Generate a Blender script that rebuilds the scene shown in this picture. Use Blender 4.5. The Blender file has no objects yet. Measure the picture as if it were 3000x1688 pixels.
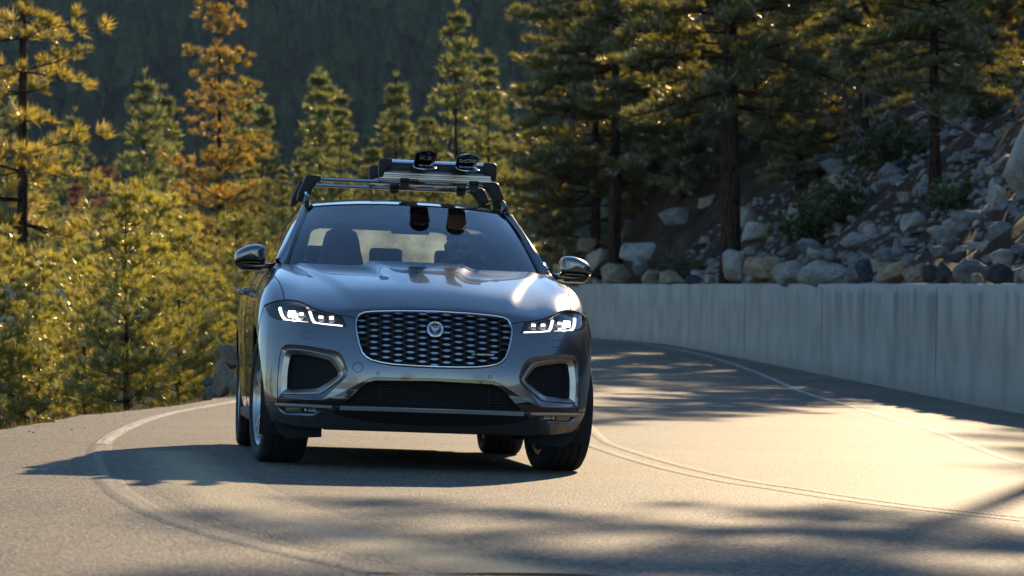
import bpy, bmesh, math, random
import numpy as np
from mathutils import Vector, Matrix, noise as mnoise
from mathutils.geometry import delaunay_2d_cdt

# ------------------------------------------------------------------ scene, camera, light
scene = bpy.context.scene
COL = scene.collection
F3 = 9430.0                       # focal length in pixels of the 3000 px wide photograph
CAM_H = 1.073
cam_d = bpy.data.cameras.new('camera')
cam = bpy.data.objects.new('camera', cam_d); COL.objects.link(cam)
cam_d.sensor_width = 36.0
cam_d.lens = 36.0 * F3 / 3000.0
cam_d.clip_start = 0.5; cam_d.clip_end = 5000
cam.location = (0, 0, CAM_H)
cam.rotation_euler = (math.radians(90) - 11.0 / F3, 0, 0)
cam_d.dof.use_dof = True
cam_d.dof.focus_distance = 18.6
cam_d.dof.aperture_fstop = 6.3
scene.camera = cam

SUN_AZ = math.radians(13.2)       # to the right of the view direction
SUN_EL = math.radians(18.4)
world = bpy.data.worlds.new('World'); scene.world = world
world.use_nodes = True
wn = world.node_tree.nodes; wl = world.node_tree.links
bgn = wn['Background']
sky = wn.new('ShaderNodeTexSky'); sky.sky_type = 'NISHITA'; sky.sun_disc = False
sky.sun_elevation = SUN_EL; sky.sun_rotation = SUN_AZ
sky.altitude = 2000; sky.air_density = 1.15; sky.dust_density = 0.1; sky.ozone_density = 2.0
hs_ = wn.new('ShaderNodeHueSaturation'); hs_.inputs['Saturation'].default_value = 1.12; wl.new(sky.outputs['Color'], hs_.inputs['Color']); wl.new(hs_.outputs['Color'], bgn.inputs['Color'])
bgn.inputs['Strength'].default_value = 0.125
sun_d = bpy.data.lights.new('sun', 'SUN'); sun_d.energy = 5.0; sun_d.angle = math.radians(0.55)
sun_d.color = (1.0, 0.75, 0.46)
sun = bpy.data.objects.new('sun', sun_d); COL.objects.link(sun)
sdir = Vector((math.sin(SUN_AZ) * math.cos(SUN_EL), math.cos(SUN_AZ) * math.cos(SUN_EL), math.sin(SUN_EL)))
sun.rotation_euler = sdir.to_track_quat('Z', 'Y').to_euler()
sun.location = (10, 30, 20)
vs = scene.view_settings
vs.view_transform = 'Standard'; vs.look = 'None'; vs.gamma = 1.0; vs.use_curve_mapping = False
vs.exposure = 0.74
cy = scene.cycles
cy.use_denoising = True
cy.max_bounces = 10; cy.transparent_max_bounces = 16; cy.glossy_bounces = 5; cy.transmission_bounces = 6
cy.diffuse_bounces = 3; cy.volume_bounces = 0
cy.sample_clamp_indirect = 6.0
cy.caustics_reflective = False; cy.caustics_refractive = False

# ------------------------------------------------------------------ material helpers
def new_mat(name):
    m = bpy.data.materials.new(name); m.use_nodes = True
    return m, m.node_tree.nodes, m.node_tree.links, m.node_tree.nodes['Principled BSDF']

def mat(name, col, rough=0.5, metal=0.0, coat=0.0, spec=0.5, emit=None, estr=0.0, coat_r=0.03, var=0.0, vscale=8.0, bump=0.0, bscale=60.0):
    m, n, l, p = new_mat(name)
    p.inputs['Base Color'].default_value = (*col, 1)
    p.inputs['Roughness'].default_value = rough
    p.inputs['Metallic'].default_value = metal
    p.inputs['Coat Weight'].default_value = coat
    p.inputs['Coat Roughness'].default_value = coat_r
    p.inputs['Specular IOR Level'].default_value = spec
    if emit:
        p.inputs['Emission Color'].default_value = (*emit, 1); p.inputs['Emission Strength'].default_value = estr
    if var > 0 or bump > 0:
        tc = n.new('ShaderNodeTexCoord')
    if var > 0:
        t = n.new('ShaderNodeTexNoise'); t.inputs['Scale'].default_value = vscale; t.inputs['Detail'].default_value = 5
        r = n.new('ShaderNodeMapRange'); r.inputs[1].default_value = 0.25; r.inputs[2].default_value = 0.75
        r.inputs[3].default_value = 1 - var; r.inputs[4].default_value = 1 + var
        mx = n.new('ShaderNodeMix'); mx.data_type = 'RGBA'; mx.blend_type = 'MULTIPLY'; mx.inputs[0].default_value = 1
        mx.inputs[6].default_value = (*col, 1)
        l.new(tc.outputs['Object'], t.inputs['Vector']); l.new(t.outputs['Fac'], r.inputs[0]); l.new(r.outputs[0], mx.inputs[7])
        l.new(mx.outputs[2], p.inputs['Base Color'])
    if bump > 0:
        t2 = n.new('ShaderNodeTexNoise'); t2.inputs['Scale'].default_value = bscale; t2.inputs['Detail'].default_value = 6
        b = n.new('ShaderNodeBump'); b.inputs['Strength'].default_value = bump; b.inputs['Distance'].default_value = 0.02
        l.new(tc.outputs['Object'], t2.inputs['Vector']); l.new(t2.outputs['Fac'], b.inputs['Height']); l.new(b.outputs[0], p.inputs['Normal'])
    return m

# ------------------------------------------------------------------ object helpers
def link(o, parent=None):
    COL.objects.link(o)
    if parent is not None: o.parent = parent
    return o

def empty(name, loc=(0, 0, 0), parent=None):
    o = bpy.data.objects.new(name, None); o.location = loc; o.empty_display_size = 0.2
    return link(o, parent)

def tag(o, label=None, cat=None, group=None, kind=None):
    if label: o['label'] = label
    if cat: o['category'] = cat
    if group: o['group'] = group
    if kind: o['kind'] = kind
    return o

def mesh_np(name, V, Fc, smooth=True, mats=None):
    """V (n,3), Fc list of index tuples or (m,3|4) array"""
    me = bpy.data.meshes.new(name)
    V = np.asarray(V, dtype=np.float32)
    if isinstance(Fc, np.ndarray):
        k = Fc.shape[1]; m = Fc.shape[0]
        me.vertices.add(len(V)); me.vertices.foreach_set('co', V.ravel())
        me.loops.add(m * k); me.loops.foreach_set('vertex_index', Fc.astype(np.int32).ravel())
        me.polygons.add(m); me.polygons.foreach_set('loop_start', np.arange(0, m * k, k, dtype=np.int32))
        me.update(calc_edges=True)
    else:
        me.from_pydata([tuple(map(float, v)) for v in V], [], [tuple(map(int, f)) for f in Fc]); me.update()
    if smooth and len(me.polygons): me.polygons.foreach_set('use_smooth', np.ones(len(me.polygons), dtype=bool))
    return me

def obj(name, me, m=None, parent=None, loc=None):
    if m is not None and len(me.materials) == 0: me.materials.append(m)
    o = bpy.data.objects.new(name, me)
    if loc is not None: o.location = loc
    return link(o, parent)

class MB:
    """collects simple shapes into one mesh"""
    def __init__(s): s.v = []; s.f = []
    def add(s, V, Fc):
        b = len(s.v); s.v += [tuple(map(float, p)) for p in V]; s.f += [tuple(int(i) + b for i in f) for f in Fc]; return s
    def box(s, c, h, rot=None):
        c = Vector(c); P = []
        for dx in (-1, 1):
            for dy in (-1, 1):
                for dz in (-1, 1):
                    v = Vector((dx * h[0], dy * h[1], dz * h[2]))
                    if rot is not None: v = rot @ v
                    P.append(c + v)
        return s.add(P, [(0, 1, 3, 2), (4, 6, 7, 5), (0, 4, 5, 1), (2, 3, 7, 6), (0, 2, 6, 4), (1, 5, 7, 3)])
    def tube(s, path, r, n=8, cap=True, closed=False, flat=None, up=None):
        P = [Vector(p) for p in path]; m = len(P)
        rr = r if hasattr(r, '__len__') else [r] * m
        V = []; prev = None
        for i, p in enumerate(P):
            if closed: t = P[(i + 1) % m] - P[i - 1]
            else: t = P[min(i + 1, m - 1)] - P[max(i - 1, 0)]
            t = t.normalized() if t.length > 1e-9 else Vector((0, 0, 1))
            if prev is None:
                a = Vector(up) if up is not None else (Vector((0, 0, 1)) if abs(t.z) < 0.9 else Vector((1, 0, 0)))
                nx = t.cross(a).normalized()
            else:
                nx = (prev - t * prev.dot(t)).normalized()
            prev = nx; ny = t.cross(nx)
            fx, fy = flat if flat else (1, 1)
            for k in range(n):
                a = 2 * math.pi * k / n
                V.append(p + nx * (math.cos(a) * rr[i] * fx) + ny * (math.sin(a) * rr[i] * fy))
        Fc = []
        for i in range(m if closed else m - 1):
            j = (i + 1) % m
            for k in range(n):
                k2 = (k + 1) % n
                Fc.append((i * n + k, i * n + k2, j * n + k2, j * n + k))
        if cap and not closed:
            Fc.append(tuple(range(n - 1, -1, -1))); Fc.append(tuple((m - 1) * n + k for k in range(n)))
        return s.add(V, Fc)
    def prism(s, poly, a, b):
        """poly of 3d points, extruded by vector b-a offset: layers a and b are offsets"""
        n = len(poly); A = [Vector(p) + Vector(a) for p in poly]; B = [Vector(p) + Vector(b) for p in poly]
        return s.add(A + B, [tuple(range(n - 1, -1, -1)), tuple(range(n, 2 * n))] + [(i, (i + 1) % n, n + (i + 1) % n, n + i) for i in range(n)])
    def loft(s, rows, closed=False, caps=False):
        m = len(rows); n = len(rows[0]); V = [p for r in rows for p in r]; Fc = []
        for i in range(m - 1):
            for k in range(n if closed else n - 1):
                k2 = (k + 1) % n
                Fc.append((i * n + k, i * n + k2, (i + 1) * n + k2, (i + 1) * n + k))
        if caps: Fc.append(tuple(range(n - 1, -1, -1))); Fc.append(tuple((m - 1) * n + k for k in range(n)))
        return s.add(V, Fc)
    def build(s, name, m, parent=None, smooth=True, bevel=0.0, weld=False, recalc=True):
        me = bpy.data.meshes.new(name); me.from_pydata(s.v, [], s.f); me.update()
        bm = bmesh.new(); bm.from_mesh(me)
        if weld: bmesh.ops.remove_doubles(bm, verts=bm.verts, dist=1e-4)
        if recalc: bmesh.ops.recalc_face_normals(bm, faces=bm.faces)
        if bevel > 0:
            es = [e for e in bm.edges if e.is_manifold and e.calc_face_angle(0) > 0.6]
            bmesh.ops.bevel(bm, geom=es, offset=bevel, segments=2, affect='EDGES', profile=0.6, clamp_overlap=True)
        for f in bm.faces: f.smooth = smooth
        if smooth:
            for e in bm.edges:
                if e.is_manifold and e.calc_face_angle(0) > 0.75: e.smooth = False
        bm.to_mesh(me); bm.free()
        return obj(name, me, m, parent)

def resample(P, n, closed=False):
    P = [np.asarray(p, float) for p in P]
    if closed: P = P + [P[0]]
    P = np.array(P); d = np.r_[0, np.cumsum(np.linalg.norm(np.diff(P, axis=0), axis=1))]
    t = np.linspace(0, d[-1], n + 1)[:-1] if closed else np.linspace(0, d[-1], n)
    return np.stack([np.interp(t, d, P[:, k]) for k in range(P.shape[1])], 1)

def catmull(P, n, closed=False):
    P = np.asarray(P, float); m = len(P); out = []
    segs = m if closed else m - 1
    per = max(2, n // segs)
    for i in range(segs):
        if closed: p0, p1, p2, p3 = P[i - 1], P[i], P[(i + 1) % m], P[(i + 2) % m]
        else:
            p1, p2 = P[i], P[i + 1]; p0 = P[i - 1] if i > 0 else 2 * p1 - p2; p3 = P[i + 2] if i + 2 < m else 2 * p2 - p1
        for k in range(per):
            t = k / per
            out.append(0.5 * (2 * p1 + (p2 - p0) * t + (2 * p0 - 5 * p1 + 4 * p2 - p3) * t * t + (3 * p1 - p0 - 3 * p2 + p3) * t ** 3))
    if not closed: out.append(P[-1])
    return np.array(out)

def in_poly(px, py, poly):
    poly = np.asarray(poly); x0, y0 = poly[:, 0], poly[:, 1]; x1, y1 = np.roll(x0, -1), np.roll(y0, -1)
    r = np.zeros(np.shape(px), bool)
    for a, b, c, d in zip(x0, y0, x1, y1):
        cond = ((b > py) != (d > py))
        with np.errstate(divide='ignore', invalid='ignore'):
            xi = (c - a) * (py - b) / (d - b + 1e-30) + a
        r ^= cond & (px < xi)
    return r

def sstep(x, a, b):
    t = np.clip((np.asarray(x, float) - a) / (b - a), 0, 1); return t * t * (3 - 2 * t)

# ------------------------------------------------------------------ the car's place on the road
CAR_YAW = math.radians(6.9)
CAR_O = np.array([-0.560, 19.0, 0.0])
def _frame(sx, sy):
    X = np.array([math.cos(CAR_YAW), math.sin(CAR_YAW), sx]); X /= np.linalg.norm(X)
    Y = np.array([-math.sin(CAR_YAW), math.cos(CAR_YAW), sy]); Y -= X * X.dot(Y); Y /= np.linalg.norm(Y)
    return np.stack([X, Y, np.cross(X, Y)], 1)
CAR_R = _frame(-0.0375, -0.0178)

def px_of(P):
    """car-local points -> pixels of the photograph"""
    W = CAR_O + np.asarray(P, float) @ CAR_R.T
    return np.stack([1500 + F3 * W[..., 0] / W[..., 1], 833 - F3 * (W[..., 2] - CAM_H) / W[..., 1]], -1)

def at_y(px, py, y):
    """pixel -> car-local point on the plane local-y = y"""
    d = np.array([(px - 1500) / F3, 1.0, -(py - 833) / F3]); c = np.array([0, 0, CAM_H])
    cl = CAR_R.T @ (c - CAR_O); dl = CAR_R.T @ d
    return cl + (y - cl[1]) / dl[1] * dl

def ground(x, y):
    """height of the carriageway: banked bend, falling away behind the car"""
    x = np.asarray(x, float); y = np.asarray(y, float)
    ca, sa = math.cos(CAR_YAW), math.sin(CAR_YAW)
    u = (x - CAR_O[0]) * ca + (y - CAR_O[1]) * sa
    v = -(x - CAR_O[0]) * sa + (y - CAR_O[1]) * ca
    ve = np.where(v > 0, 32 * (1 - np.exp(-np.maximum(v, 0) / 32)), np.maximum(v, -60))
    ue = np.clip(u, -14, 9) * np.exp(-np.maximum(v - 6, 0) / 40)
    return -0.0375 * ue - 0.0178 * ve

def on_ground(px, py):
    lo, hi = 6.0, 400.0
    for _ in range(60):
        m = math.sqrt(lo * hi); x = (px - 1500) / F3 * m; z = CAM_H - (py - 833) / F3 * m
        if z > ground(x, m): lo = m
        else: hi = m
    return np.array([(px - 1500) / F3 * lo, lo])

def pix(px, py, y):
    """pixel -> world point at depth y"""
    return np.array([(px - 1500) / F3 * y, y, CAM_H - (py - 833) / F3 * y])
# ================================================================== GROUND, ROAD, WALL
rng = np.random.default_rng(7)
LEFT = np.array([on_ground(*p_) for p_ in [(690,1157),(629,1168),(513,1190),(381,1204),(232,1218),(110,1243),(0,1259)]])
WALLB = np.array([on_ground(*p_) for p_ in [(1730,991),(1851,999),(1952,1009),(2053,1026),(2154,1047),(2255,1067),(2356,1087),(2457,1107),(2608,1137),(2760,1168),(2911,1198),(3000,1213)]])
_ly = np.concatenate([[-60, -20, 0, 8, 13, 17, 20], LEFT[::-1, 1], [45, 60, 75, 88, 100, 112, 125]])
_lx = np.concatenate([[-16, -14, -10.5, -7.5, -5.6, -4.6, -4.0], LEFT[::-1, 0], [-3.3, -3.5, -4.2, -5.6, -9, -15, -26]])
_wy = np.concatenate([[-60, -20, 0, 12, 22, 30], WALLB[::-1, 1], [101, 106, 112, 119, 126]])
_wx = np.concatenate([[60, 34, 19, 12, 8.6, 7.0], WALLB[::-1, 0], [1.2, -2.5, -8, -16, -27]])
def xl(y): return np.interp(y, _ly, _lx)
def xw(y): return np.interp(y, _wy, _wx)

def tex_noise(n, l, vec, scale, detail=4, rough=0.55):
    t = n.new('ShaderNodeTexNoise'); t.inputs['Scale'].default_value = scale; t.inputs['Detail'].default_value = detail; t.inputs['Roughness'].default_value = rough
    if vec is not None: l.new(vec, t.inputs['Vector'])
    return t
def ramp(n, l, src, stops):
    r = n.new('ShaderNodeValToRGB'); e = r.color_ramp.elements
    while len(e) > 1: e.remove(e[-1])
    e[0].position = stops[0][0]; e[0].color = (*stops[0][1], 1) if len(stops[0][1]) == 3 else stops[0][1]
    for p_, c in stops[1:]: k = e.new(p_); k.color = (*c, 1)
    l.new(src, r.inputs['Fac']); return r
def mixc(n, l, fac, a, b, mode='MIX'):
    m = n.new('ShaderNodeMix'); m.data_type = 'RGBA'; m.blend_type = mode
    for sock, v in ((m.inputs[0], fac), (m.inputs[6], a), (m.inputs[7], b)):
        if isinstance(v, (int, float)): sock.default_value = v
        elif isinstance(v, tuple): sock.default_value = (*v, 1)
        else: l.new(v, sock)
    return m.outputs[2]

# asphalt: dark binder, pale aggregate chips, dusty wheel tracks
def relief(n, l, p, v, vo):
    b1 = n.new('ShaderNodeBump'); b1.inputs['Strength'].default_value = .75; b1.inputs['Distance'].default_value = .006
    l.new(vo.outputs['Distance'], b1.inputs['Height'])
    f2 = tex_noise(n, l, v, 25, 4); b2 = n.new('ShaderNodeBump'); b2.inputs['Strength'].default_value = .35; b2.inputs['Distance'].default_value = .01
    l.new(f2.outputs['Fac'], b2.inputs['Height']); l.new(b1.outputs[0], b2.inputs['Normal']); l.new(b2.outputs[0], p.inputs['Normal'])
def asphalt(name, dust=0.35, paint=None):
    m, n, l, p = new_mat(name); tc = n.new('ShaderNodeTexCoord'); v = tc.outputs['Object']
    vo = n.new('ShaderNodeTexVoronoi'); vo.inputs['Scale'].default_value = 70; l.new(v, vo.inputs['Vector'])
    chips = ramp(n, l, vo.outputs['Color'], [(0, (.048, .045, .040)), (.45, (.120, .106, .084)), (.8, (.25, .215, .16)), (1, (.46, .39, .28))])
    big = tex_noise(n, l, v, .35, 5); bigr = ramp(n, l, big.outputs['Fac'], [(.35, (.75, .75, .75)), (.65, (1.2, 1.18, 1.12))])
    c = mixc(n, l, 1.0, chips.outputs['Color'], bigr.outputs['Color'], 'MULTIPLY')
    gr = tex_noise(n, l, v, 34, 3, .7); grr = ramp(n, l, gr.outputs['Fac'], [(.34, (.45, .45, .46)), (.5, (1, 1, 1)), (.68, (1.5, 1.46, 1.36))]); c = mixc(n, l, .85, c, grr.outputs['Color'], 'MULTIPLY')
    d = tex_noise(n, l, v, 1.7, 6); dr = ramp(n, l, d.outputs['Fac'], [(.45, (0, 0, 0)), (.75, (dust, dust, dust))])
    c = mixc(n, l, dr.outputs['Color'], c, (.24, .195, .13))
    if paint:
        col, keep, soft = paint; uvv = tc.outputs['UV']
        mp = n.new('ShaderNodeMapping'); mp.inputs['Scale'].default_value = (.9, 2.2, 1); l.new(uvv, mp.inputs[0])
        a = tex_noise(n, l, mp.outputs[0], 1.0, 8, .72); fine = tex_noise(n, l, v, 60, 4)
        sp = n.new('ShaderNodeSeparateXYZ'); l.new(uvv, sp.inputs[0]); ed = n.new('ShaderNodeMath'); ed.operation = 'ABSOLUTE'; l.new(sp.outputs['Y'], ed.inputs[0])
        e2 = n.new('ShaderNodeMapRange'); e2.inputs[1].default_value = .70 if soft < .15 else .2; e2.inputs[2].default_value = 1.0; e2.inputs[4].default_value = .6; l.new(ed.outputs[0], e2.inputs[0])
        s1 = n.new('ShaderNodeMath'); s1.operation = 'MULTIPLY_ADD'; s1.inputs[1].default_value = .55; l.new(fine.outputs['Fac'], s1.inputs[0]); l.new(a.outputs['Fac'], s1.inputs[2])
        s2 = n.new('ShaderNodeMath'); s2.operation = 'ADD'; l.new(s1.outputs[0], s2.inputs[0]); l.new(e2.outputs[0], s2.inputs[1])
        ra = n.new('ShaderNodeMapRange'); ra.inputs[1].default_value = keep + .27 - soft; ra.inputs[2].default_value = keep + .27 + soft; ra.inputs[3].default_value = 1; ra.inputs[4].default_value = 0; l.new(s2.outputs[0], ra.inputs[0])
        c = mixc(n, l, ra.outputs[0], c, col)
    l.new(c, p.inputs['Base Color']); p.inputs['Roughness'].default_value = .72; p.inputs['Specular IOR Level'].default_value = .17
    relief(n, l, p, v, vo)
    return m
m_road = asphalt('asphalt')
ysr = np.concatenate([np.arange(-60, 4, 4), np.arange(4, 46, .35), np.arange(46, 126, 1.0)])
rows = []
for y_ in ysr:
    a, b = xl(y_), xw(y_) + .15; xs = np.linspace(a, b, 60)
    edge = .10 * mnoise.noise(Vector((0, y_ * 1.3, 3))) + .05 * mnoise.noise(Vector((0, y_ * 5, 9)))
    xs = xs + edge * (1 - np.linspace(0, 1, 60)) ** 6
    zz = ground(xs, np.full(60, y_)); rows.append(np.stack([xs, np.full(60, y_), zz], 1))
R_ = np.array(rows); nr, nc = R_.shape[:2]
idx = np.arange(nr * nc).reshape(nr, nc); Fq = np.stack([idx[:-1, :-1], idx[:-1, 1:], idx[1:, 1:], idx[1:, :-1]], -1).reshape(-1, 4)
road = obj('road', mesh_np('road', R_.reshape(-1, 3), Fq), m_road); tag(road, kind='structure')

# road markings: worn sheets a few millimetres above the asphalt
m_white = asphalt('worn_white_paint', .35, ((.56, .53, .46), .55, .14)); m_white2 = asphalt('very_worn_white_paint', .35, ((.36, .33, .26), .45, .22))
m_yel = asphalt('worn_yellow_paint', .35, ((.42, .33, .17), .47, .20)); m_sand = asphalt('sand_drift', .35, ((.42, .34, .20), .68, .40))
def line(name, pts_px, w, m, off=0.0, z=.004, pre=(), post=(), cut=(0, 1)):
    P = np.array(list(pre) + [on_ground(*q) for q in pts_px] + list(post)); P = catmull(P, 260); P = P[int(cut[0] * len(P)):max(2, int(cut[1] * len(P)))]
    t = np.gradient(P, axis=0); t /= np.linalg.norm(t, axis=1, keepdims=True); nn = np.stack([-t[:, 1], t[:, 0]], 1)
    al = np.r_[0, np.cumsum(np.linalg.norm(np.diff(P, axis=0), axis=1))]; rows = []; U = []
    for k, zk in ((1.12, -.004), (.9, z * .4), (.35, z), (-.35, z), (-.9, z * .4), (-1.12, -.004)):
        Q = P + nn * (off + k * w / 2); rows.append([(a, b, float(ground(a, b)) + zk) for a, b in Q]); U += [(q + off * 9, k) for q in al]
    o = tag(MB().loft(rows).build(name, m, recalc=False), kind='structure'); uvl = o.data.uv_layers.new(name='UVMap')
    for lp in o.data.loops: uvl.data[lp.index].uv = U[lp.vertex_index]
    return o
leftpx = [(690,1175),(624,1187),(530,1204),(442,1226),(365,1256),(312,1288),(288,1325),(296,1370),(336,1430),(440,1497),(620,1562),(815,1612),(990,1652),(1118,1682)]
LP = dict(pre=[(-3.15, 46.), (-3.1, 40.)])
line('edge_line', leftpx, .12, m_white, cut=(0, .50), **LP)
line('edge_line', leftpx, .15, m_white2, cut=(.495, 1), **LP)
line('sand_drift', leftpx, .60, m_sand, .46, .007, cut=(.52, 1), **LP)
clpx = [(1736,1293),(1820,1325),(1900,1350),(1980,1372),(2080,1395),(2200,1418),(2283,1430)]
line('centre_line', clpx, .10, m_yel, .10, pre=[(.6, 60.), (.6, 40.), (.61, 30.)], post=[(2.0, 15.6), (3.2, 13.2)])
line('centre_line', clpx, .10, m_yel, -.10, pre=[(.6, 60.), (.6, 40.), (.61, 30.)], post=[(2.0, 15.6), (3.2, 13.2)])
wrpx = [(1730,997),(1851,1004),(1952,1019),(2053,1039),(2154,1069),(2255,1107),(2356,1150),(2457,1180),(2558,1211),(2659,1241),(2760,1271),(2835,1300),(3000,1357)]
line('edge_line', wrpx, .13, m_white, post=[(3.9, 20.), (5.0, 15.)])

# ---- terrain sheet: drop on the left, bank on the right, valley and mountain behind
def fbm(x, y, s, seed=0.0, oct_=4):
    out = np.zeros(np.shape(x)); a = 1.0
    xf, yf = np.ravel(x), np.ravel(y); o = np.zeros(len(xf))
    for i in range(oct_):
        k = s * 2 ** i; o += a * np.array([mnoise.noise(Vector((p_ * k, q_ * k, seed + 7.3 * i))) for p_, q_ in zip(xf, yf)]); a *= .5
    return o.reshape(np.shape(x))
def terrain(x, y, nz=True):
    x = np.asarray(x, float); y = np.asarray(y, float)
    yc = np.clip(y, -60, 126); a, b = xl(yc), xw(yc)
    g = ground(np.clip(x, a, b), yc)
    dl = np.maximum(a - x, 0); dr = np.maximum(x - np.maximum(b, 1.9) - .45, 0)
    zl = g - .03 - .36 * np.minimum(dl, 24) * sstep(dl, 0, 1.0) - .10 * np.maximum(dl - 24, 0)
    zr = .80 + .78 * np.minimum(dr, 6) * (.6 + .4 * sstep(dr, 0, 3)) + .42 * np.clip(dr - 6, 0, 50) + .30 * np.clip(yc - 98, 0, 24) * sstep(dr, .2, 4)
    z = np.where(dl > 0, zl, np.where(x > b + .35, np.where(dr > 0, zr, g - .6 - .06 * np.clip(x - b, 0, 12)), g - .35))
    # beyond the bend: valley floor, then the mountain
    far = sstep(y, 122, 175)
    bank = 16 * sstep(x, 12, 60)
    zf = -11 + 3 * fbm(x, y, .02, 3.0, 2) * nz + bank if nz else -11 + bank
    z = z * (1 - far) + zf * far
    m_ = np.maximum(y - 560 + .25 * x, 0)
    return z + .295 * np.minimum(m_, 1150) * sstep(m_, 0, 160)
def sheet(name, xs, ys, m, relief):
    X, Y = np.meshgrid(xs, ys); Z = terrain(X, Y)
    off = np.where((X < xl(np.clip(Y, -60, 126)) - .25) | (X > xw(np.clip(Y, -60, 126)) + .6) | (Y > 126), 1.0, 0.0)
    Z = Z + relief(X, Y) * off; Z = Z - .28 * ((X < xl(np.clip(Y, -60, 126)) - .25) & (X > xl(np.clip(Y, -60, 126)) - 9) & (Y < 60))
    V = np.stack([X, Y, Z], -1).reshape(-1, 3); i = np.arange(len(V)).reshape(X.shape)
    return V, np.stack([i[:-1, :-1], i[:-1, 1:], i[1:, 1:], i[1:, :-1]], -1).reshape(-1, 4)
m_soil, n, l, p = new_mat('needle_litter_soil'); tc = n.new('ShaderNodeTexCoord'); v = tc.outputs['Object']
a = tex_noise(n, l, v, 1.3, 8, .65); c1 = ramp(n, l, a.outputs['Fac'], [(.3, (.030, .019, .013)), (.5, (.068, .043, .029)), (.68, (.12, .09, .062)), (.8, (.20, .18, .15))])
a2 = tex_noise(n, l, v, 14, 6); c2 = mixc(n, l, .55, c1.outputs['Color'], ramp(n, l, a2.outputs['Fac'], [(.35, (.35, .33, .3)), (.65, (1.3, 1.25, 1.2))]).outputs['Color'], 'MULTIPLY')
l.new(c2, p.inputs['Base Color']); p.inputs['Roughness'].default_value = .95; p.inputs['Specular IOR Level'].default_value = .1
b = n.new('ShaderNodeBump'); b.inputs['Strength'].default_value = .8; b.inputs['Distance'].default_value = .12; l.new(a2.outputs['Fac'], b.inputs['Height']); l.new(b.outputs[0], p.inputs['Normal'])
m_mount, n, l, p = new_mat('mountain_floor'); tc = n.new('ShaderNodeTexCoord'); v = tc.outputs['Object']
a = tex_noise(n, l, v, .05, 8, .6); c1 = ramp(n, l, a.outputs['Fac'], [(.35, (.012, .018, .014)), (.6, (.024, .030, .022)), (.80, (.09, .088, .08))])
l.new(c1.outputs['Color'], p.inputs['Base Color']); p.inputs['Roughness'].default_value = .95; p.inputs['Specular IOR Level'].default_value = .05
xs = np.concatenate([np.linspace(-60, -14, 14), np.linspace(-13, -5, 12), np.arange(-4.6, 12, .45), np.linspace(12.5, 40, 30), np.linspace(43, 90, 12)])
ys2 = np.concatenate([np.linspace(-60, 8, 18), np.linspace(10, 34, 26), np.arange(35, 110, .8), np.linspace(111, 200, 24)])
V, Fq = sheet('hillside', xs, ys2, m_soil, lambda X, Y: .35 * fbm(X, Y, .35, 1.0, 3))
tag(obj('hillside', mesh_np('hillside', V, Fq), m_soil), kind='structure')
xs = np.linspace(-620, 620, 49); ys2 = np.concatenate([np.linspace(196, 540, 14), np.linspace(560, 2100, 50)])
V, Fq = sheet('mountain', xs, ys2, m_mount, lambda X, Y: 30 * fbm(X, Y, .003, 5.0, 3) * sstep(Y, 560, 900))
V[:, 2] -= .25
tag(obj('mountain', mesh_np('mountain', V, Fq), m_mount), kind='structure')
# ground far around, so that nothing hangs over a void
V = np.array([(-2500, -2500, -34), (2500, -2500, -34), (2500, 2600, -34), (-2500, 2600, -34)], float); tag(obj('valley_floor', mesh_np('valley_floor', V, np.array([[0, 1, 2, 3]])), m_mount), kind='structure')

# ---- retaining wall
m_conc, n, l, p = new_mat('weathered_concrete'); tc = n.new('ShaderNodeTexCoord'); v = tc.outputs['UV']
mp = n.new('ShaderNodeMapping'); l.new(v, mp.inputs['Vector']); mp.inputs['Scale'].default_value = (1.0, .10, 1)
a = tex_noise(n, l, mp.outputs[0], 1.25, 8, .68); streak = ramp(n, l, a.outputs['Fac'], [(.46, (0, 0, 0)), (.66, (1, 1, 1))])
b_ = tex_noise(n, l, v, 1.1, 6); cl = tex_noise(n, l, v, .12, 3)
basec = ramp(n, l, b_.outputs['Fac'], [(.28, (.30, .285, .25)), (.5, (.41, .385, .335)), (.75, (.49, .46, .40))])
sep = n.new('ShaderNodeSeparateXYZ'); l.new(v, sep.inputs[0])
topm = n.new('ShaderNodeMapRange'); topm.inputs[1].default_value = .45; topm.inputs[2].default_value = 1.35; l.new(sep.outputs['Y'], topm.inputs[0])
near = n.new('ShaderNodeMapRange'); near.inputs[1].default_value = 62; near.inputs[2].default_value = 54; near.inputs[3].default_value = .12; near.inputs[4].default_value = 1.0; l.new(sep.outputs['X'], near.inputs[0])
m1 = n.new('ShaderNodeMath'); m1.operation = 'MULTIPLY'; l.new(streak.outputs['Color'], m1.inputs[0]); l.new(topm.outputs[0], m1.inputs[1])
m2 = n.new('ShaderNodeMath'); m2.operation = 'MULTIPLY'; l.new(m1.outputs[0], m2.inputs[0]); l.new(near.outputs[0], m2.inputs[1])
c = mixc(n, l, m2.outputs[0], basec.outputs['Color'], (.16, .142, .122))
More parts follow.
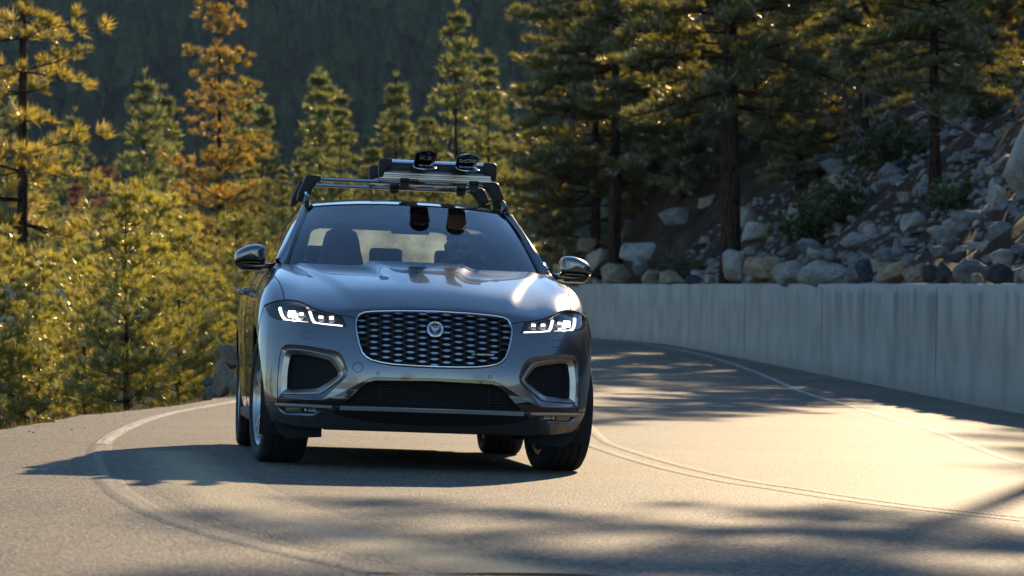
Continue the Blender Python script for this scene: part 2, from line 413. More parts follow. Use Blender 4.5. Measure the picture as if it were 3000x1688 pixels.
# pale spalled band under the coping
band = n.new('ShaderNodeMapRange'); band.inputs[1].default_value = 1.36; band.inputs[2].default_value = 1.44; 
jag = tex_noise(n, l, v, 4, 5); ja = n.new('ShaderNodeMath'); ja.operation = 'MULTIPLY_ADD'; ja.inputs[1].default_value = .35; ja.inputs[2].default_value = -.17; l.new(jag.outputs['Fac'], ja.inputs[0])
ad = n.new('ShaderNodeMath'); ad.operation = 'ADD'; l.new(sep.outputs['Y'], ad.inputs[0]); l.new(ja.outputs[0], ad.inputs[1]); l.new(ad.outputs[0], band.inputs[0])
bm2 = n.new('ShaderNodeMath'); bm2.operation = 'MULTIPLY'; l.new(band.outputs[0], bm2.inputs[0]); l.new(near.outputs[0], bm2.inputs[1])
c = mixc(n, l, bm2.outputs[0], c, (.42, .40, .37))
foot_ = n.new('ShaderNodeMapRange'); foot_.inputs[1].default_value = .28; foot_.inputs[2].default_value = .0; foot_.inputs[4].default_value = .55; l.new(sep.outputs['Y'], foot_.inputs[0])
grn = tex_noise(n, l, v, 3, 6); gm = n.new('ShaderNodeMath'); gm.operation = 'MULTIPLY'; l.new(foot_.outputs[0], gm.inputs[0]); l.new(grn.outputs['Fac'], gm.inputs[1])
c = mixc(n, l, gm.outputs[0], c, (.13, .115, .095))
l.new(c, p.inputs['Base Color']); p.inputs['Roughness'].default_value = .88; p.inputs['Specular IOR Level'].default_value = .25
bp = n.new('ShaderNodeBump'); bp.inputs['Strength'].default_value = .5; bp.inputs['Distance'].default_value = .03; fn = tex_noise(n, l, v, 22, 6, .65); l.new(fn.outputs['Fac'], bp.inputs['Height']); l.new(bp.outputs[0], p.inputs['Normal'])
m_joint = mat('joint_filler', (.16, .155, .145), .9)
wyv = np.arange(24, 125, .4)
WT = CAM_H + .006
prof = []
me_v = []; me_uv = []
lev = [(0.0, -.15, 'g'), (0.0, .0, 'g'), (.02, .25, 'g'), (.03, .6, 'g'), (.035, 1.0, 'g'), (.04, None, -.03), (.06, None, 0.0), (.40, None, .0), (.42, None, -.6)]
rowsV = []; rowsU = []
for y_ in wyv:
    x_ = float(xw(y_)); g_ = float(ground(x_, y_)); tx = xw(y_ + .5) - xw(y_ - .5); nrm = np.array([1.0, -tx]); nrm /= np.linalg.norm(nrm)
    H_ = WT - g_; r = []; u_ = []
    for dx, hz, md in lev:
        if md == 'g': z_ = g_ + (hz if hz <= .25 else hz * (H_ - .1) / 1.45); hh_ = hz
        else: z_ = WT + md + (.010 * mnoise.noise(Vector((y_ * 2.1, 1, 0))) - .016 * max(0, mnoise.noise(Vector((y_ * 4.3, 7, 0))) - .25) if md > -.5 else 0); hh_ = 1.5 + md
        wob = .012 * mnoise.noise(Vector((y_ * .8, hh_ * 2, 0)))
        r.append((x_ + nrm[0] * (dx + wob), y_ + nrm[1] * (dx + wob), z_)); u_.append((y_, hh_))
    rowsV.append(r); rowsU.append(u_)
mbw = MB().loft(rowsV); wall = mbw.build('retaining_wall', m_conc, recalc=False)
uvl = wall.data.uv_layers.new(name='UVMap'); U = [u for r in rowsU for u in r]
for lp in wall.data.loops: uvl.data[lp.index].uv = U[lp.vertex_index]
tag(wall, 'long grey concrete retaining wall with dark water stains beside the road', 'wall')

for y_ in np.arange(33, 98, 12.5):
    x_ = float(xw(y_)); g_ = float(ground(x_, y_)); MB().tube([(x_ + .012, y_, g_ + .01), (x_ + .022, y_, g_ + .5), (x_ + .034, y_, WT - .06)], .005, 4, cap=False).build('joint', m_joint, wall)
# ================================================================== ROCKS
def rock_mesh(seed, sub_=3, ang=.8):
    r = np.random.default_rng(seed); bm = bmesh.new()
    pts = r.normal(size=(15, 3)); pts /= np.linalg.norm(pts, axis=1, keepdims=True); pts *= r.uniform(.82, 1.05, (15, 1))
    for q in pts: bm.verts.new(q)
    bmesh.ops.convex_hull(bm, input=bm.verts)
    bmesh.ops.delete(bm, geom=[v for v in bm.verts if not v.link_faces], context='VERTS')
    bmesh.ops.triangulate(bm, faces=bm.faces)
    bmesh.ops.bevel(bm, geom=list(bm.edges), offset=.13, segments=2, affect='EDGES', profile=.6, clamp_overlap=True)
    bmesh.ops.triangulate(bm, faces=bm.faces)
    bmesh.ops.subdivide_edges(bm, edges=[e for e in bm.edges if e.calc_length() > .35], cuts=2, use_grid_fill=True)
    for v in bm.verts:
        q = v.co; k = 1 + .06 * mnoise.noise(q * 2.2 + Vector((seed, 0, 0))) + .03 * mnoise.noise(q * 6 + Vector((0, seed, 0))); v.co = q * k
    for f in bm.faces: f.smooth = True
    me = bpy.data.meshes.new('boulder'); bm.to_mesh(me); bm.free(); return me
def rock_mat(name, c0, c1, c2):
    m, n, l, p = new_mat(name); tc = n.new('ShaderNodeTexCoord'); oi = n.new('ShaderNodeObjectInfo'); v = tc.outputs['Object']
    ad = n.new('ShaderNodeVectorMath'); ad.operation = 'ADD'; l.new(v, ad.inputs[0]); l.new(oi.outputs['Location'], ad.inputs[1])
    a = tex_noise(n, l, ad.outputs[0], 1.6, 7, .65); r = ramp(n, l, a.outputs['Fac'], [(.3, c0), (.52, c1), (.72, c2)])
    sp = n.new('ShaderNodeTexVoronoi'); sp.inputs['Scale'].default_value = 26; l.new(ad.outputs[0], sp.inputs['Vector']); spr = ramp(n, l, sp.outputs['Color'], [(0, (.55, .55, .55)), (.3, (.95, .95, .95)), (1, (1.15, 1.15, 1.15))])
    c = mixc(n, l, 1.0, r.outputs['Color'], spr.outputs['Color'], 'MULTIPLY')
    wv = n.new('ShaderNodeTexNoise'); wv.inputs['Scale'].default_value = 2.5; l.new(ad.outputs[0], wv.inputs['Vector']); wa = n.new('ShaderNodeVectorMath'); wa.operation = 'ADD'; l.new(ad.outputs[0], wa.inputs[0]); l.new(wv.outputs['Color'], wa.inputs[1])
    ck = n.new('ShaderNodeTexVoronoi'); ck.feature = 'DISTANCE_TO_EDGE'; ck.inputs['Scale'].default_value = 1.1; l.new(wa.outputs[0], ck.inputs['Vector']); ckr = ramp(n, l, ck.outputs['Distance'], [(.0, (.35, .33, .30)), (.035, (1, 1, 1))]); c = mixc(n, l, .8, c, ckr.outputs['Color'], 'MULTIPLY')
    li = tex_noise(n, l, ad.outputs[0], 4.5, 6, .7); lir = ramp(n, l, li.outputs['Fac'], [(.56, (1, 1, 1)), (.66, (.50, .47, .40))]); c = mixc(n, l, .7, c, lir.outputs['Color'], 'MULTIPLY')
    l.new(c, p.inputs['Base Color']); p.inputs['Roughness'].default_value = .9; p.inputs['Specular IOR Level'].default_value = .2
    f2 = tex_noise(n, l, v, 6, 10, .75); b = n.new('ShaderNodeBump'); b.inputs['Strength'].default_value = .8; b.inputs['Distance'].default_value = .10; l.new(f2.outputs['Fac'], b.inputs['Height']); l.new(b.outputs[0], p.inputs['Normal'])
    return m
RM = {'pale': rock_mat('granite_pale', (.26, .245, .22), (.46, .43, .38), (.58, .54, .47)), 'tan': rock_mat('granite_tan', (.24, .185, .125), (.42, .34, .24), (.52, .44, .33)),
      'grey': rock_mat('granite_grey', (.15, .148, .143), (.28, .275, .265), (.40, .385, .365)), 'dark': rock_mat('rock_dark', (.04, .045, .05), (.085, .09, .10), (.14, .145, .15)), 'orange': rock_mat('granite_rusty', (.26, .15, .07), (.44, .32, .20), (.52, .46, .38))}
RMESH = {}
def rock(name, kind, k, loc, sc, rz, lab, group, tilt=0.0):
    key = (kind, k)
    if key not in RMESH:
        me = rock_mesh(100 + k); me.materials.append(RM[kind]); RMESH[key] = me
    o = bpy.data.objects.new(name, RMESH[key]); o.location = loc; o.scale = sc; o.rotation_euler = (tilt, tilt * .6, rz); link(o); return tag(o, lab, 'boulder', group)
kW = crop0 = lambda x, y: (1700 + x / 1.9815, 600 + y / 1.9815)
_wpx = 1500 + F3 * WALLB[:, 0] / WALLB[:, 1]
def wall_depth(px): return float(np.interp(px, _wpx, WALLB[:, 1]))
BL = [(345,285,112,72,'pale','large pale angular boulder behind the wall, left of the leaning shrub'),(105,345,70,78,'tan','upright tan boulder behind the wall near the twisted roots'),(205,398,80,66,'tan','tan grey boulder on the wall top below the pale angular boulder'),(335,355,56,50,'grey','grey stone under the large pale angular boulder'),(410,425,76,44,'tan','rounded tan stone left of the long low slanting boulder'),(540,420,88,42,'tan','long low tan boulder slanting on the wall top'),
      (655,438,46,28,'dark','small dark stone right of the long low slanting boulder'),(740,433,42,30,'pale','small pale stone left of the tall pale pointed boulder'),(885,365,76,96,'pale','tall pale pointed boulder at the foot of the thick pine trunk'),(1065,372,112,80,'orange','rust-stained boulder right of the tall pale pointed one'),(1030,432,70,48,'tan','tan stone at the base of the rust-stained boulder'),(1225,392,102,76,'pale','slanted pale boulder between the rusty boulder and the broad pale one'),
      (1345,288,72,32,'pale','flat pale stone resting on top of the boulder row'),(1300,242,84,44,'grey','grey domed boulder above the flat pale stone'),(1455,287,44,36,'grey','grey stone beside the flat pale one on the row'),(1400,402,132,72,'pale','broad pale boulder, widest in the row on the wall'),(1575,404,72,66,'grey','squat grey boulder left of the dark slanted one'),(1650,392,52,76,'dark','dark slanted boulder wedged between pale ones'),
      (1835,394,118,72,'orange','pinkish blunt boulder on the wall top'),(1960,412,82,60,'tan','tan boulder leaning on the black stone'),(2030,392,42,62,'dark','black stone between the tan leaner and the dark squarish boulder'),(2105,402,62,60,'dark','dark blue grey squarish boulder in the row'),(2240,398,112,76,'grey','wide light grey boulder right of the dark squarish one'),(2310,432,52,34,'tan','little tan stone before the smooth dark grey boulder'),(2430,404,76,56,'dark','smooth dark grey boulder in the row above the stained wall'),
      (2540,424,56,50,'tan','tan boulder right of the smooth dark grey one'),(2452,312,72,52,'pale','white boulder just above the smooth dark grey one'),(2200,305,62,42,'dark','dark stone above the wide light grey boulder'),(2372,322,42,32,'grey','grey stone left of the white boulder'),(2090,272,60,40,'grey','grey stone above the dark squarish boulder'),(1900,330,52,36,'grey','grey stone above the pinkish blunt boulder'),(20,232,60,40,'tan','tan stone on the bank above the car door mirror'),(-40,430,70,40,'grey','grey stone at the near end of the row by the car'),(30,445,60,25,'tan','low tan stone at the near end of the row by the car'),(-110,400,70,60,'tan','tan boulder beside the car door mirror'),(1760,300,60,40,'grey','grey stone above the gap beside the pinkish boulder'),(2560,260,60,40,'grey','grey stone above the white boulder'),(2650,400,90,70,'pale',None),(2750,410,80,60,'grey',None)]
for i, (cx_, cy_, hw_, hh_, kd, lab) in enumerate(BL):
    px, py = kW(cx_, cy_); d_ = wall_depth(px) + .9 + max(0, (395 - cy_)) * .012
    c_ = pix(px, py, d_); s_ = d_ / F3 / 1.9815
    sx_, sz_ = hw_ * s_ * 1.22, hh_ * s_ * 1.26
    rock('boulder', kd, i % 9, c_, (sx_, (sx_ + sz_) * .48, sz_), rng.uniform(-.5, .5), lab or {'dark': 'small dark stone in the row along the wall top', 'pale': 'small pale stone in the row along the wall top', 'tan': 'small tan stone in the row along the wall top', 'grey': 'grey stone in the row along the wall top', 'orange': ''}[kd], 'boulders along the wall top', rng.uniform(-.25, .25))
def on_terrain(px, py, y0=38.0, y1=130.0):
    ys_ = np.arange(y0, y1, .25); xs_ = (px - 1500) / F3 * ys_; zs_ = CAM_H - (py - 833) / F3 * ys_
    hit = np.where(zs_ < terrain(xs_, ys_) + .05)[0]
    return float(ys_[hit[0]]) if len(hit) else None
_f = np.random.default_rng(77)
for k in range(34):   # smaller stones filling the row
    y_ = _f.uniform(39, 99); x_ = float(xw(y_)) + .45 + _f.uniform(.05, .75); r_ = _f.uniform(.10, .24) * (.7 + y_ / 150); kd = ['tan', 'grey', 'pale', 'dark'][int(_f.integers(4))]
    rock('stone', kd, int(_f.integers(9)), (x_, y_, max(float(terrain(x_, y_)), .9) + r_ * .55), (r_ * _f.uniform(.9, 1.5), r_, r_ * _f.uniform(.7, 1.0)), _f.uniform(0, 6), 'little %s stone wedged between the boulders on the wall top' % kd, 'filler stones along the wall top', _f.uniform(-.4, .4))
# bigger rocks on the bank: (px, py, half w, half h, depth, kind)
for i, (px, py, hw_, hh_, d_, kd, lab) in enumerate([(1618,705,62,90,103,'pale','tall rounded pale boulder on the bank behind the car'),(1705,745,44,36,101,'tan','tan boulder right of the tall rounded pale one'),(1760,765,40,32,100,'tan','tan boulder under the twisted dead roots'),(1870,590,46,30,92,'pale','pale rock between the two dark trunks, high on the bank'),(1985,640,60,34,86,'grey','wide grey rock left of the thick trunk'),(2075,595,36,28,84,'tan','tan rock just left of the thick trunk, above the wide grey one'),(2230,690,70,46,78,'pale','cracked pale outcrop low on the bank behind the thick trunk'),(2190,640,40,46,80,'pale','upright pale rock touching the thick trunk'),
      (2330,700,52,38,74,'grey','grey rock beside the low dark shrub'),(2440,500,52,36,80,'grey','grey boulder half way up the shaded bank'),(2330,620,34,28,78,'pale','small pale rock above the low dark shrub'),(3010,470,95,105,66,'pale','huge pale granite outcrop high on the bank'),(2915,580,62,52,66,'pale','pale granite block leaning on the huge outcrop'),(2760,690,60,32,62,'tan','flat tan rock on the scree below the small green shrub'),(2850,640,70,30,60,'grey','long flat grey rock below the granite block'),(2680,660,46,40,62,'pale','pale cube-shaped rock at the scree edge'),(2960,690,80,40,56,'grey','wide grey rock low in the scree below the outcrop'),(2630,740,40,30,62,'grey','grey rock just above the dark squarish boulder'),(2900,740,60,34,54,'pale','pale flat rock above the smooth dark grey boulder'),(2560,680,36,26,66,'pale','small pale rock on the bare needle-covered slope')]):
    d2 = on_terrain(px, py + hh_ * .6); c_ = pix(px, py, d2 or d_)
    if d2 is None: d_ = wall_depth(px) + 7; c_ = pix(px, py, d_); c_[2] = float(terrain(c_[0], d_)) + hh_ * d_ / F3 * .4
    else: d_ = d2
    c_ = c_ + 0; s_ = d_ / F3; rock('boulder', kd, (i + 4) % 9, c_, (hw_ * s_ * 1.05, hw_ * s_ * .9, hh_ * s_ * 1.15), rng.uniform(-.8, .8), lab, 'rocks on the bank', rng.uniform(-.3, .3))
# loose talus on the bank
cnt = 0; rr_ = np.random.default_rng(21)
while cnt < 145:
    y_ = rr_.uniform(44, 84); x_ = float(xw(y_)) + rr_.uniform(.9, 9.5) ** 1.0
    px = 1500 + F3 * x_ / y_
    if px > 3060 or (px < 2400 and rr_.random() < .55): continue
    s_ = float(rr_.lognormal(-1.95, .5)); z_ = float(terrain(x_, y_)); kd = ['pale', 'grey', 'grey', 'tan', 'grey', 'dark'][int(rr_.integers(6))]
    rock('rock', kd, int(rr_.integers(9)), (x_, y_, z_ + s_ * .25), (s_ * rr_.uniform(.9, 1.6), s_, s_ * rr_.uniform(.55, .9)), rr_.uniform(0, 6), {'pale': 'small loose pale rock in the scree on the bank', 'grey': 'small loose grey rock in the scree on the bank', 'tan': 'small loose tan rock in the scree on the bank', 'dark': 'small loose dark rock in the scree on the bank'}[kd], 'loose rocks on the bank', rr_.uniform(-.4, .4)); cnt += 1
# boulders left of the road behind the car
HEAP = ['large tan boulder on top of the heap at the far road edge', 'tall tan boulder in front of the heap at the far road edge', 'tan boulder of the heap nearest the car', 'small grey boulder at the foot of the heap', 'smallest grey boulder of the heap, on its outer side', 'tan boulder tucked behind the heap beside the car']
for i, (px, py, hw_, hh_, d_, kd) in enumerate([(672,1040,46,46,41,'tan'),(650,1112,42,52,39.5,'tan'),(690,1140,36,36,39.2,'tan'),(625,1150,28,24,39.8,'grey'),(612,1120,22,18,40.4,'grey'),(700,1085,30,30,40.5,'tan')]):
    c_ = pix(px, py, d_); s_ = d_ / F3; rock('boulder', kd, (i + 2) % 9, c_, (hw_ * s_ * 1.05, hw_ * s_, hh_ * s_ * 1.1), rng.uniform(-1, 1), HEAP[i], 'boulder heap at the road edge')
# gravel and chips, far too many to count
def pebbles(name, N, fx, sz, m):
    base = rock_mesh(7); bmv = np.array([(-1, -1, -.6), (1, -.8, -.6), (.9, 1, -.6), (-1, .9, -.6), (-.5, -.6, .7), (.7, -.4, .6), (.5, .6, .8), (-.6, .5, .6)]); bmf = np.array([[0, 3, 2], [0, 2, 1], [4, 5, 6], [4, 6, 7], [0, 1, 5], [0, 5, 4], [1, 2, 6], [1, 6, 5], [2, 3, 7], [2, 7, 6], [3, 0, 4], [3, 4, 7]])
    P = fx(N); s_ = np.exp(rng.normal(math.log(sz), .45, len(P))); a = rng.uniform(0, 6.28, len(P)); ca2, sa2 = np.cos(a), np.sin(a)
    jit = bmv[None] * rng.uniform(.7, 1.3, (len(P), 8, 3)); R = np.stack([jit[..., 0] * ca2[:, None] - jit[..., 1] * sa2[:, None], jit[..., 0] * sa2[:, None] + jit[..., 1] * ca2[:, None], jit[..., 2] * .7], -1)
    V = P[:, None] + R * s_[:, None, None]; Fn = bmf[None] + 8 * np.arange(len(P))[:, None, None]
    return tag(obj(name, mesh_np(name, V.reshape(-1, 3), Fn.reshape(-1, 3), smooth=False), m), kind='stuff')
def on_bank(N):
    y_ = rng.uniform(40, 96, N); x_ = xw(y_) + .7 + rng.uniform(0, 1, N) ** 1.4 * 10; return np.stack([x_, y_, terrain(x_, y_)], 1)
tag(pebbles('scree', 5000, on_bank, .07, RM['grey']), 'small grey stones and chips strewn over the bank', 'scree')
def on_edge(N):
    y_ = rng.uniform(13, 42, N); x_ = xl(y_) - .15 + rng.exponential(.25, N) * rng.choice([-1, 1], N, p=[.35, .65]); return np.stack([x_, y_, np.where(x_ > xl(y_), ground(x_, y_), terrain(x_, y_)) + .004], 1)
tag(pebbles('verge_gravel', 900, on_edge, .0032, RM['tan']), 'fine tan gravel along the outer road edge', 'gravel')
# ================================================================== TREES
def foliage_mat(name, c_dark, c_pale, trans, gloss=.12, rough=.38, hue=.03):
    m = bpy.data.materials.new(name); m.use_nodes = True; n = m.node_tree.nodes; l = m.node_tree.links; n.remove(n['Principled BSDF'])
    g = n.new('ShaderNodeNewGeometry'); tc = n.new('ShaderNodeTexCoord')
    r = ramp(n, l, g.outputs['Random Per Island'], [(0, c_dark), (.6, c_pale), (1, tuple(min(1, c * 1.35) for c in c_pale))])  # each blade takes a random tone from dark to pale
    ns = tex_noise(n, l, tc.outputs['Object'], .9, 3); rr2 = ramp(n, l, ns.outputs['Fac'], [(.35, (.62, .70, .8)), (.65, (1.2, 1.12, .95))])
    c = mixc(n, l, 1.0, r.outputs['Color'], rr2.outputs['Color'], 'MULTIPLY')
    d = n.new('ShaderNodeBsdfDiffuse'); t = n.new('ShaderNodeBsdfTranslucent'); gl = n.new('ShaderNodeBsdfGlossy'); gl.inputs['Roughness'].default_value = rough; gl.inputs[0].default_value = (.9, .85, .7, 1)
    tcol = mixc(n, l, 1.0, c, trans, 'MULTIPLY')
    l.new(c, d.inputs[0]); l.new(tcol, t.inputs[0]); mx = n.new('ShaderNodeMixShader'); mx.inputs[0].default_value = .55; l.new(d.outputs[0], mx.inputs[1]); l.new(t.outputs[0], mx.inputs[2])
    m2_ = n.new('ShaderNodeMixShader'); m2_.inputs[0].default_value = gloss; l.new(mx.outputs[0], m2_.inputs[1]); l.new(gl.outputs[0], m2_.inputs[2]); l.new(m2_.outputs[0], n['Material Output'].inputs['Surface'])
    return m
m_pine = foliage_mat('pine_needles', (.030, .040, .011), (.130, .122, .023), (7.0, 5.5, 1.8), .22, .32)
m_pine_y = foliage_mat('young_pine_needles', (.024, .036, .009), (.115, .120, .021), (6.6, 5.4, 1.7), .24, .30)
m_pine_r = foliage_mat('rusty_pine_needles', (.070, .068, .019), (.185, .145, .036), (3.8, 3.0, 1.2), .15)
m_pine_b = foliage_mat('shade_toned_pine_needles', (.012, .019, .006), (.054, .056, .012), (7.6, 6.2, 2.0), .20, .30)  # darker copy of the needles: the bank's shade is put into the colour
m_dead = foliage_mat('dead_needles', (.10, .055, .04), (.19, .10, .068), (1.8, 1.5, 1.2), .05)
m_fir = foliage_mat('fir_needles', (.040, .055, .022), (.095, .11, .038), (3.6, 3.1, 1.6), .10)
m_bush = foliage_mat('shrub_leaves', (.03, .045, .015), (.07, .085, .03), (2.0, 2.0, 1.2), .08)
m_bark, n, l, p = new_mat('pine_bark'); tc = n.new('ShaderNodeTexCoord'); mp = n.new('ShaderNodeMapping'); mp.inputs['Scale'].default_value = (1, 1, .22); l.new(tc.outputs['Object'], mp.inputs[0])
vo = n.new('ShaderNodeTexVoronoi'); vo.inputs['Scale'].default_value = 14; l.new(mp.outputs[0], vo.inputs['Vector']); a = tex_noise(n, l, mp.outputs[0], 9, 6)
c = ramp(n, l, vo.outputs['Distance'], [(0, (.10, .055, .035)), (.5, (.065, .036, .024)), (.8, (.018, .012, .010))]); c = mixc(n, l, .5, c.outputs['Color'], ramp(n, l, a.outputs['Fac'], [(.3, (.4, .4, .4)), (.7, (1.4, 1.4, 1.4))]).outputs['Color'], 'MULTIPLY')
l.new(c, p.inputs['Base Color']); p.inputs['Roughness'].default_value = .95; p.inputs['Specular IOR Level'].default_value = .1
b = n.new('ShaderNodeBump'); b.inputs['Strength'].default_value = 1; b.inputs['Distance'].default_value = .04; b.invert = True; l.new(vo.outputs['Distance'], b.inputs['Height']); l.new(b.outputs[0], p.inputs['Normal'])
m_grey = mat('weathered_wood', (.22, .20, .19), .9, var=.3, vscale=6)

def unit(r, n): v = r.normal(size=(n, 3)); return v / np.linalg.norm(v, axis=1, keepdims=True)
def blades(r, O, D, size, k, width, spread=.85, up=.25):
    """k needle blades per tuft at O pointing along D"""
    n_ = len(O); d = np.repeat(D, k, 0) + unit(r, n_ * k) * spread; d[:, 2] += up; d /= np.linalg.norm(d, axis=1, keepdims=True)
    L = np.repeat(size, k) * r.uniform(.65, 1.1, n_ * k); o = np.repeat(O, k, 0) + unit(r, n_ * k) * (.12 * np.repeat(size, k))[:, None]
    s = np.cross(d, unit(r, n_ * k)); s /= (np.linalg.norm(s, axis=1, keepdims=True) + 1e-9); w = (width * r.uniform(.7, 1.3, n_ * k))[:, None]
    A = o + d * (L * .10)[:, None] - s * w * .5; B = o + d * (L * .10)[:, None] + s * w * .5; M1 = o + d * (L * .62)[:, None] + s * w * .5; T = o + d * L[:, None]; M2 = o + d * (L * .62)[:, None] - s * w * .5
    V = np.stack([A, B, M1, T], 1).reshape(-1, 3); i = np.arange(n_ * k)[:, None] * 4
    return V, np.concatenate([i + np.array([[0, 1, 2]]), i + np.array([[0, 2, 3]])], 0)
def pine_parts(seed, H, R, base_t, whorls, tuft, k, width, trunk_r, lean=0.0, prof=None, nb=(4, 6), droop=.1, rise=.25, sub_=4, tstep=.55, dens_=1.0, top_flat=False, gaps=.12):
    r = np.random.default_rng(seed); wood = MB()
    tp = []; nT = 14
    bend = r.normal(0, .012 * H, 2)
    def trunk(t): return np.array([bend[0] * math.sin(2.2 * t) + lean * t * H, bend[1] * math.sin(1.7 * t), t * H])
    wood.tube([trunk(t) for t in np.linspace(0, 1, nT)], [max(.012, trunk_r * (1 - .92 * t ** .9) * (1.18 if t == 0 else 1)) for t in np.linspace(0, 1, nT)], 9)
    O = []; D = []; Z = []
    if prof is None: prof = lambda s: (1 - s) ** .75 * (.55 + .45 * min(1, s * 6))
    for w in range(whorls):
        s = (w + r.uniform(-.3, .3)) / whorls; s = min(max(s, 0), .985); t = base_t + (1 - base_t) * s; h0 = trunk(t)
        n_b = r.integers(nb[0], nb[1] + 1); a0 = r.uniform(0, 6.28)
        for q in range(n_b):
            if r.random() < gaps: continue
            L = R * prof(s) * r.uniform(.62, 1.12) + .12; az = a0 + q * 6.283 / n_b + r.normal(0, .25)
            hd = np.array([math.cos(az), math.sin(az), 0]); el0 = (rise if not top_flat else rise * .6) * (.2 + s) - droop * (1 - s) + r.normal(0, .16)
            pts = []
            for e in np.linspace(0, 1, 6): pts.append(h0 + hd * L * e + np.array([0, 0, L * (el0 * e - droop * .8 * e * e + .30 * rise * e ** 3)]) + r.normal(0, .02 * L, 3) * e)
            rb = max(.008, trunk_r * .28 * (L / R) * (1 - .5 * t))
            wood.tube(pts, list(np.linspace(rb, rb * .22, 6)), 4, cap=False)
            P = np.array(pts); sd = np.array([-hd[1], hd[0], 0])
            for e in np.linspace(.28, 1.0, max(2, int(L / (tuft * tstep) * .55))):
                i = e * 5; a = int(min(4, i)); c = P[a] * (1 - (i - a)) + P[a + 1] * (i - a); dr = P[a + 1] - P[a]; dr /= np.linalg.norm(dr)
                lat = L * .42 * (1 - .75 * e) * r.uniform(.5, 1.1); ns = max(1, int(lat / (tuft * tstep)) + 1)
                for side in (-1, 1):
                    dd = dr * .75 + sd * side * .8 + np.array([0, 0, r.uniform(-.25, .6)]); dd /= np.linalg.norm(dd)
                    if lat > tuft * .8: wood.tube([c, c + dd * lat], [rb * .3, rb * .15], 3, cap=False)
                    for f in range(1, ns + 1):
                        if r.random() > dens_: continue
                        O.append(c + dd * lat * f / ns + r.normal(0, tuft * .15, 3)); D.append(dd * .8 + np.array([0, 0, .35])); Z.append(tuft * r.uniform(.75, 1.15))
                O.append(c + np.array([0, 0, tuft * .15])); D.append(dr * .8 + np.array([0, 0, .3])); Z.append(tuft * r.uniform(.8, 1.2))
    O.append(trunk(1.0)); D.append(np.array([0, 0, 1.0])); Z.append(tuft)
    V, Fn = blades(r, np.array(O), np.array(D), np.array(Z), k, width)
    return wood, V, Fn
class Tree:
    def __init__(s, mfol, **kw):
        w, V, Fn = pine_parts(**kw); me = bpy.data.meshes.new('trunk'); me.from_pydata(w.v, [], w.f); me.update(); me.polygons.foreach_set('use_smooth', np.ones(len(me.polygons), bool)); me.materials.append(m_bark)
        s.wood = me; s.crown = mesh_np('crown', V, Fn, smooth=False); s.crown.materials.append(mfol); s.H = kw['H']
    def place(s, name, loc, lab, group=None, rz=0.0, sc=1.0, cat='tree', sxy=None):
        t = empty(name, loc); t.rotation_euler = (0, 0, rz); t.scale = (sc if sxy is None else sxy, sc if sxy is None else sxy, sc); tag(t, lab, cat, group)
        link(bpy.data.objects.new('trunk', s.wood), t); link(bpy.data.objects.new('crown', s.crown), t); return t
def foot(px, y): x_ = (px - 1500) / F3 * y; return (x_, y, float(terrain(x_, y)) - .05)
# --- the tall pine at the left border
T1 = Tree(m_pine, seed=11, H=15.5, R=1.95, base_t=.14, whorls=27, tuft=.26, k=30, width=.016, trunk_r=.15, nb=(4, 5), droop=.12, rise=.22, dens_=.95, gaps=.15, tstep=.85)
T1.place('pine_tree', foot(62, 60), 'tall open pine with dark straight trunk beyond the outer road edge', 'pines left of the road')
# --- rusty pine
T2 = Tree(m_pine_r, seed=23, H=12.0, R=2.1, base_t=.12, whorls=30, tuft=.21, k=28, width=.014, trunk_r=.13, nb=(4, 6), droop=.06, rise=.40, dens_=.95, gaps=.10, tstep=.85, prof=lambda s: (1 - s) ** .95 * (.7 + .3 * min(1, s * 4)))
x_ = (634 - 1500) / F3 * 74; zb = float(terrain(x_, 74)) - .05; sc_ = (CAM_H + 990 / F3 * 74 - zb) / 12.0
T2.place('pine_tree', (x_, 74, zb), 'slender pine with rust-coloured needles, beyond the roadside saplings', 'pines left of the road', 0, sc_)
# --- young bushy pines beyond the kerb
T3 = Tree(m_pine_y, seed=31, H=3.9, R=1.35, base_t=.10, whorls=17, tuft=.19, k=26, width=.010, trunk_r=.055, nb=(4, 6), droop=-.05, rise=.55, gaps=.05, tstep=.68)
T3b = Tree(m_pine_y, seed=37, H=4.4, R=1.4, base_t=.06, whorls=18, tuft=.19, k=26, width=.010, trunk_r=.06, nb=(4, 6), droop=.0, rise=.5, gaps=.05, tstep=.68)
def top_at(tr, px, py_top, y, lab, rz, sxy=1.0, name='pine_sapling', grp='young pines beyond the outer road edge', cat='tree'):
    x_ = (px - 1500) / F3 * y; zt = CAM_H - (py_top - 833) / F3 * y; zb = float(terrain(x_, y)) - .05; sc = max(.3, (zt - zb) / tr.H); return tr.place(name, (x_, y, zb), lab, grp, rz, sc, cat, sc * sxy)
top_at(T3, 372, 560, 41.5, 'dense young pine right at the outer road edge', .3, 1.05)
top_at(T3b, 520, 690, 44, 'bushy young pine between the road-edge sapling and the boulder heap', 1.3, 1.05)
top_at(T3b, 250, 720, 44, 'bushy young pine between the tall pine and the road-edge sapling', 2.6, 1.0)
top_at(T3, 110, 760, 47, 'young pine at the foot of the tall open pine', 4.2, 1.1)
top_at(T3b, -30, 690, 46, 'young pine at the left border below the tall open pine', 5.0, 1.1)
top_at(T3, 600, 800, 50, 'small pine behind the boulder heap at the road edge', .9, 1.1)
top_at(T3, 470, 600, 56, 'young pine standing behind the road-edge saplings', 2.0, 1.2)
top_at(T3b, 700, 640, 60, 'young pine behind the car door mirror', 3.7, 1.1)
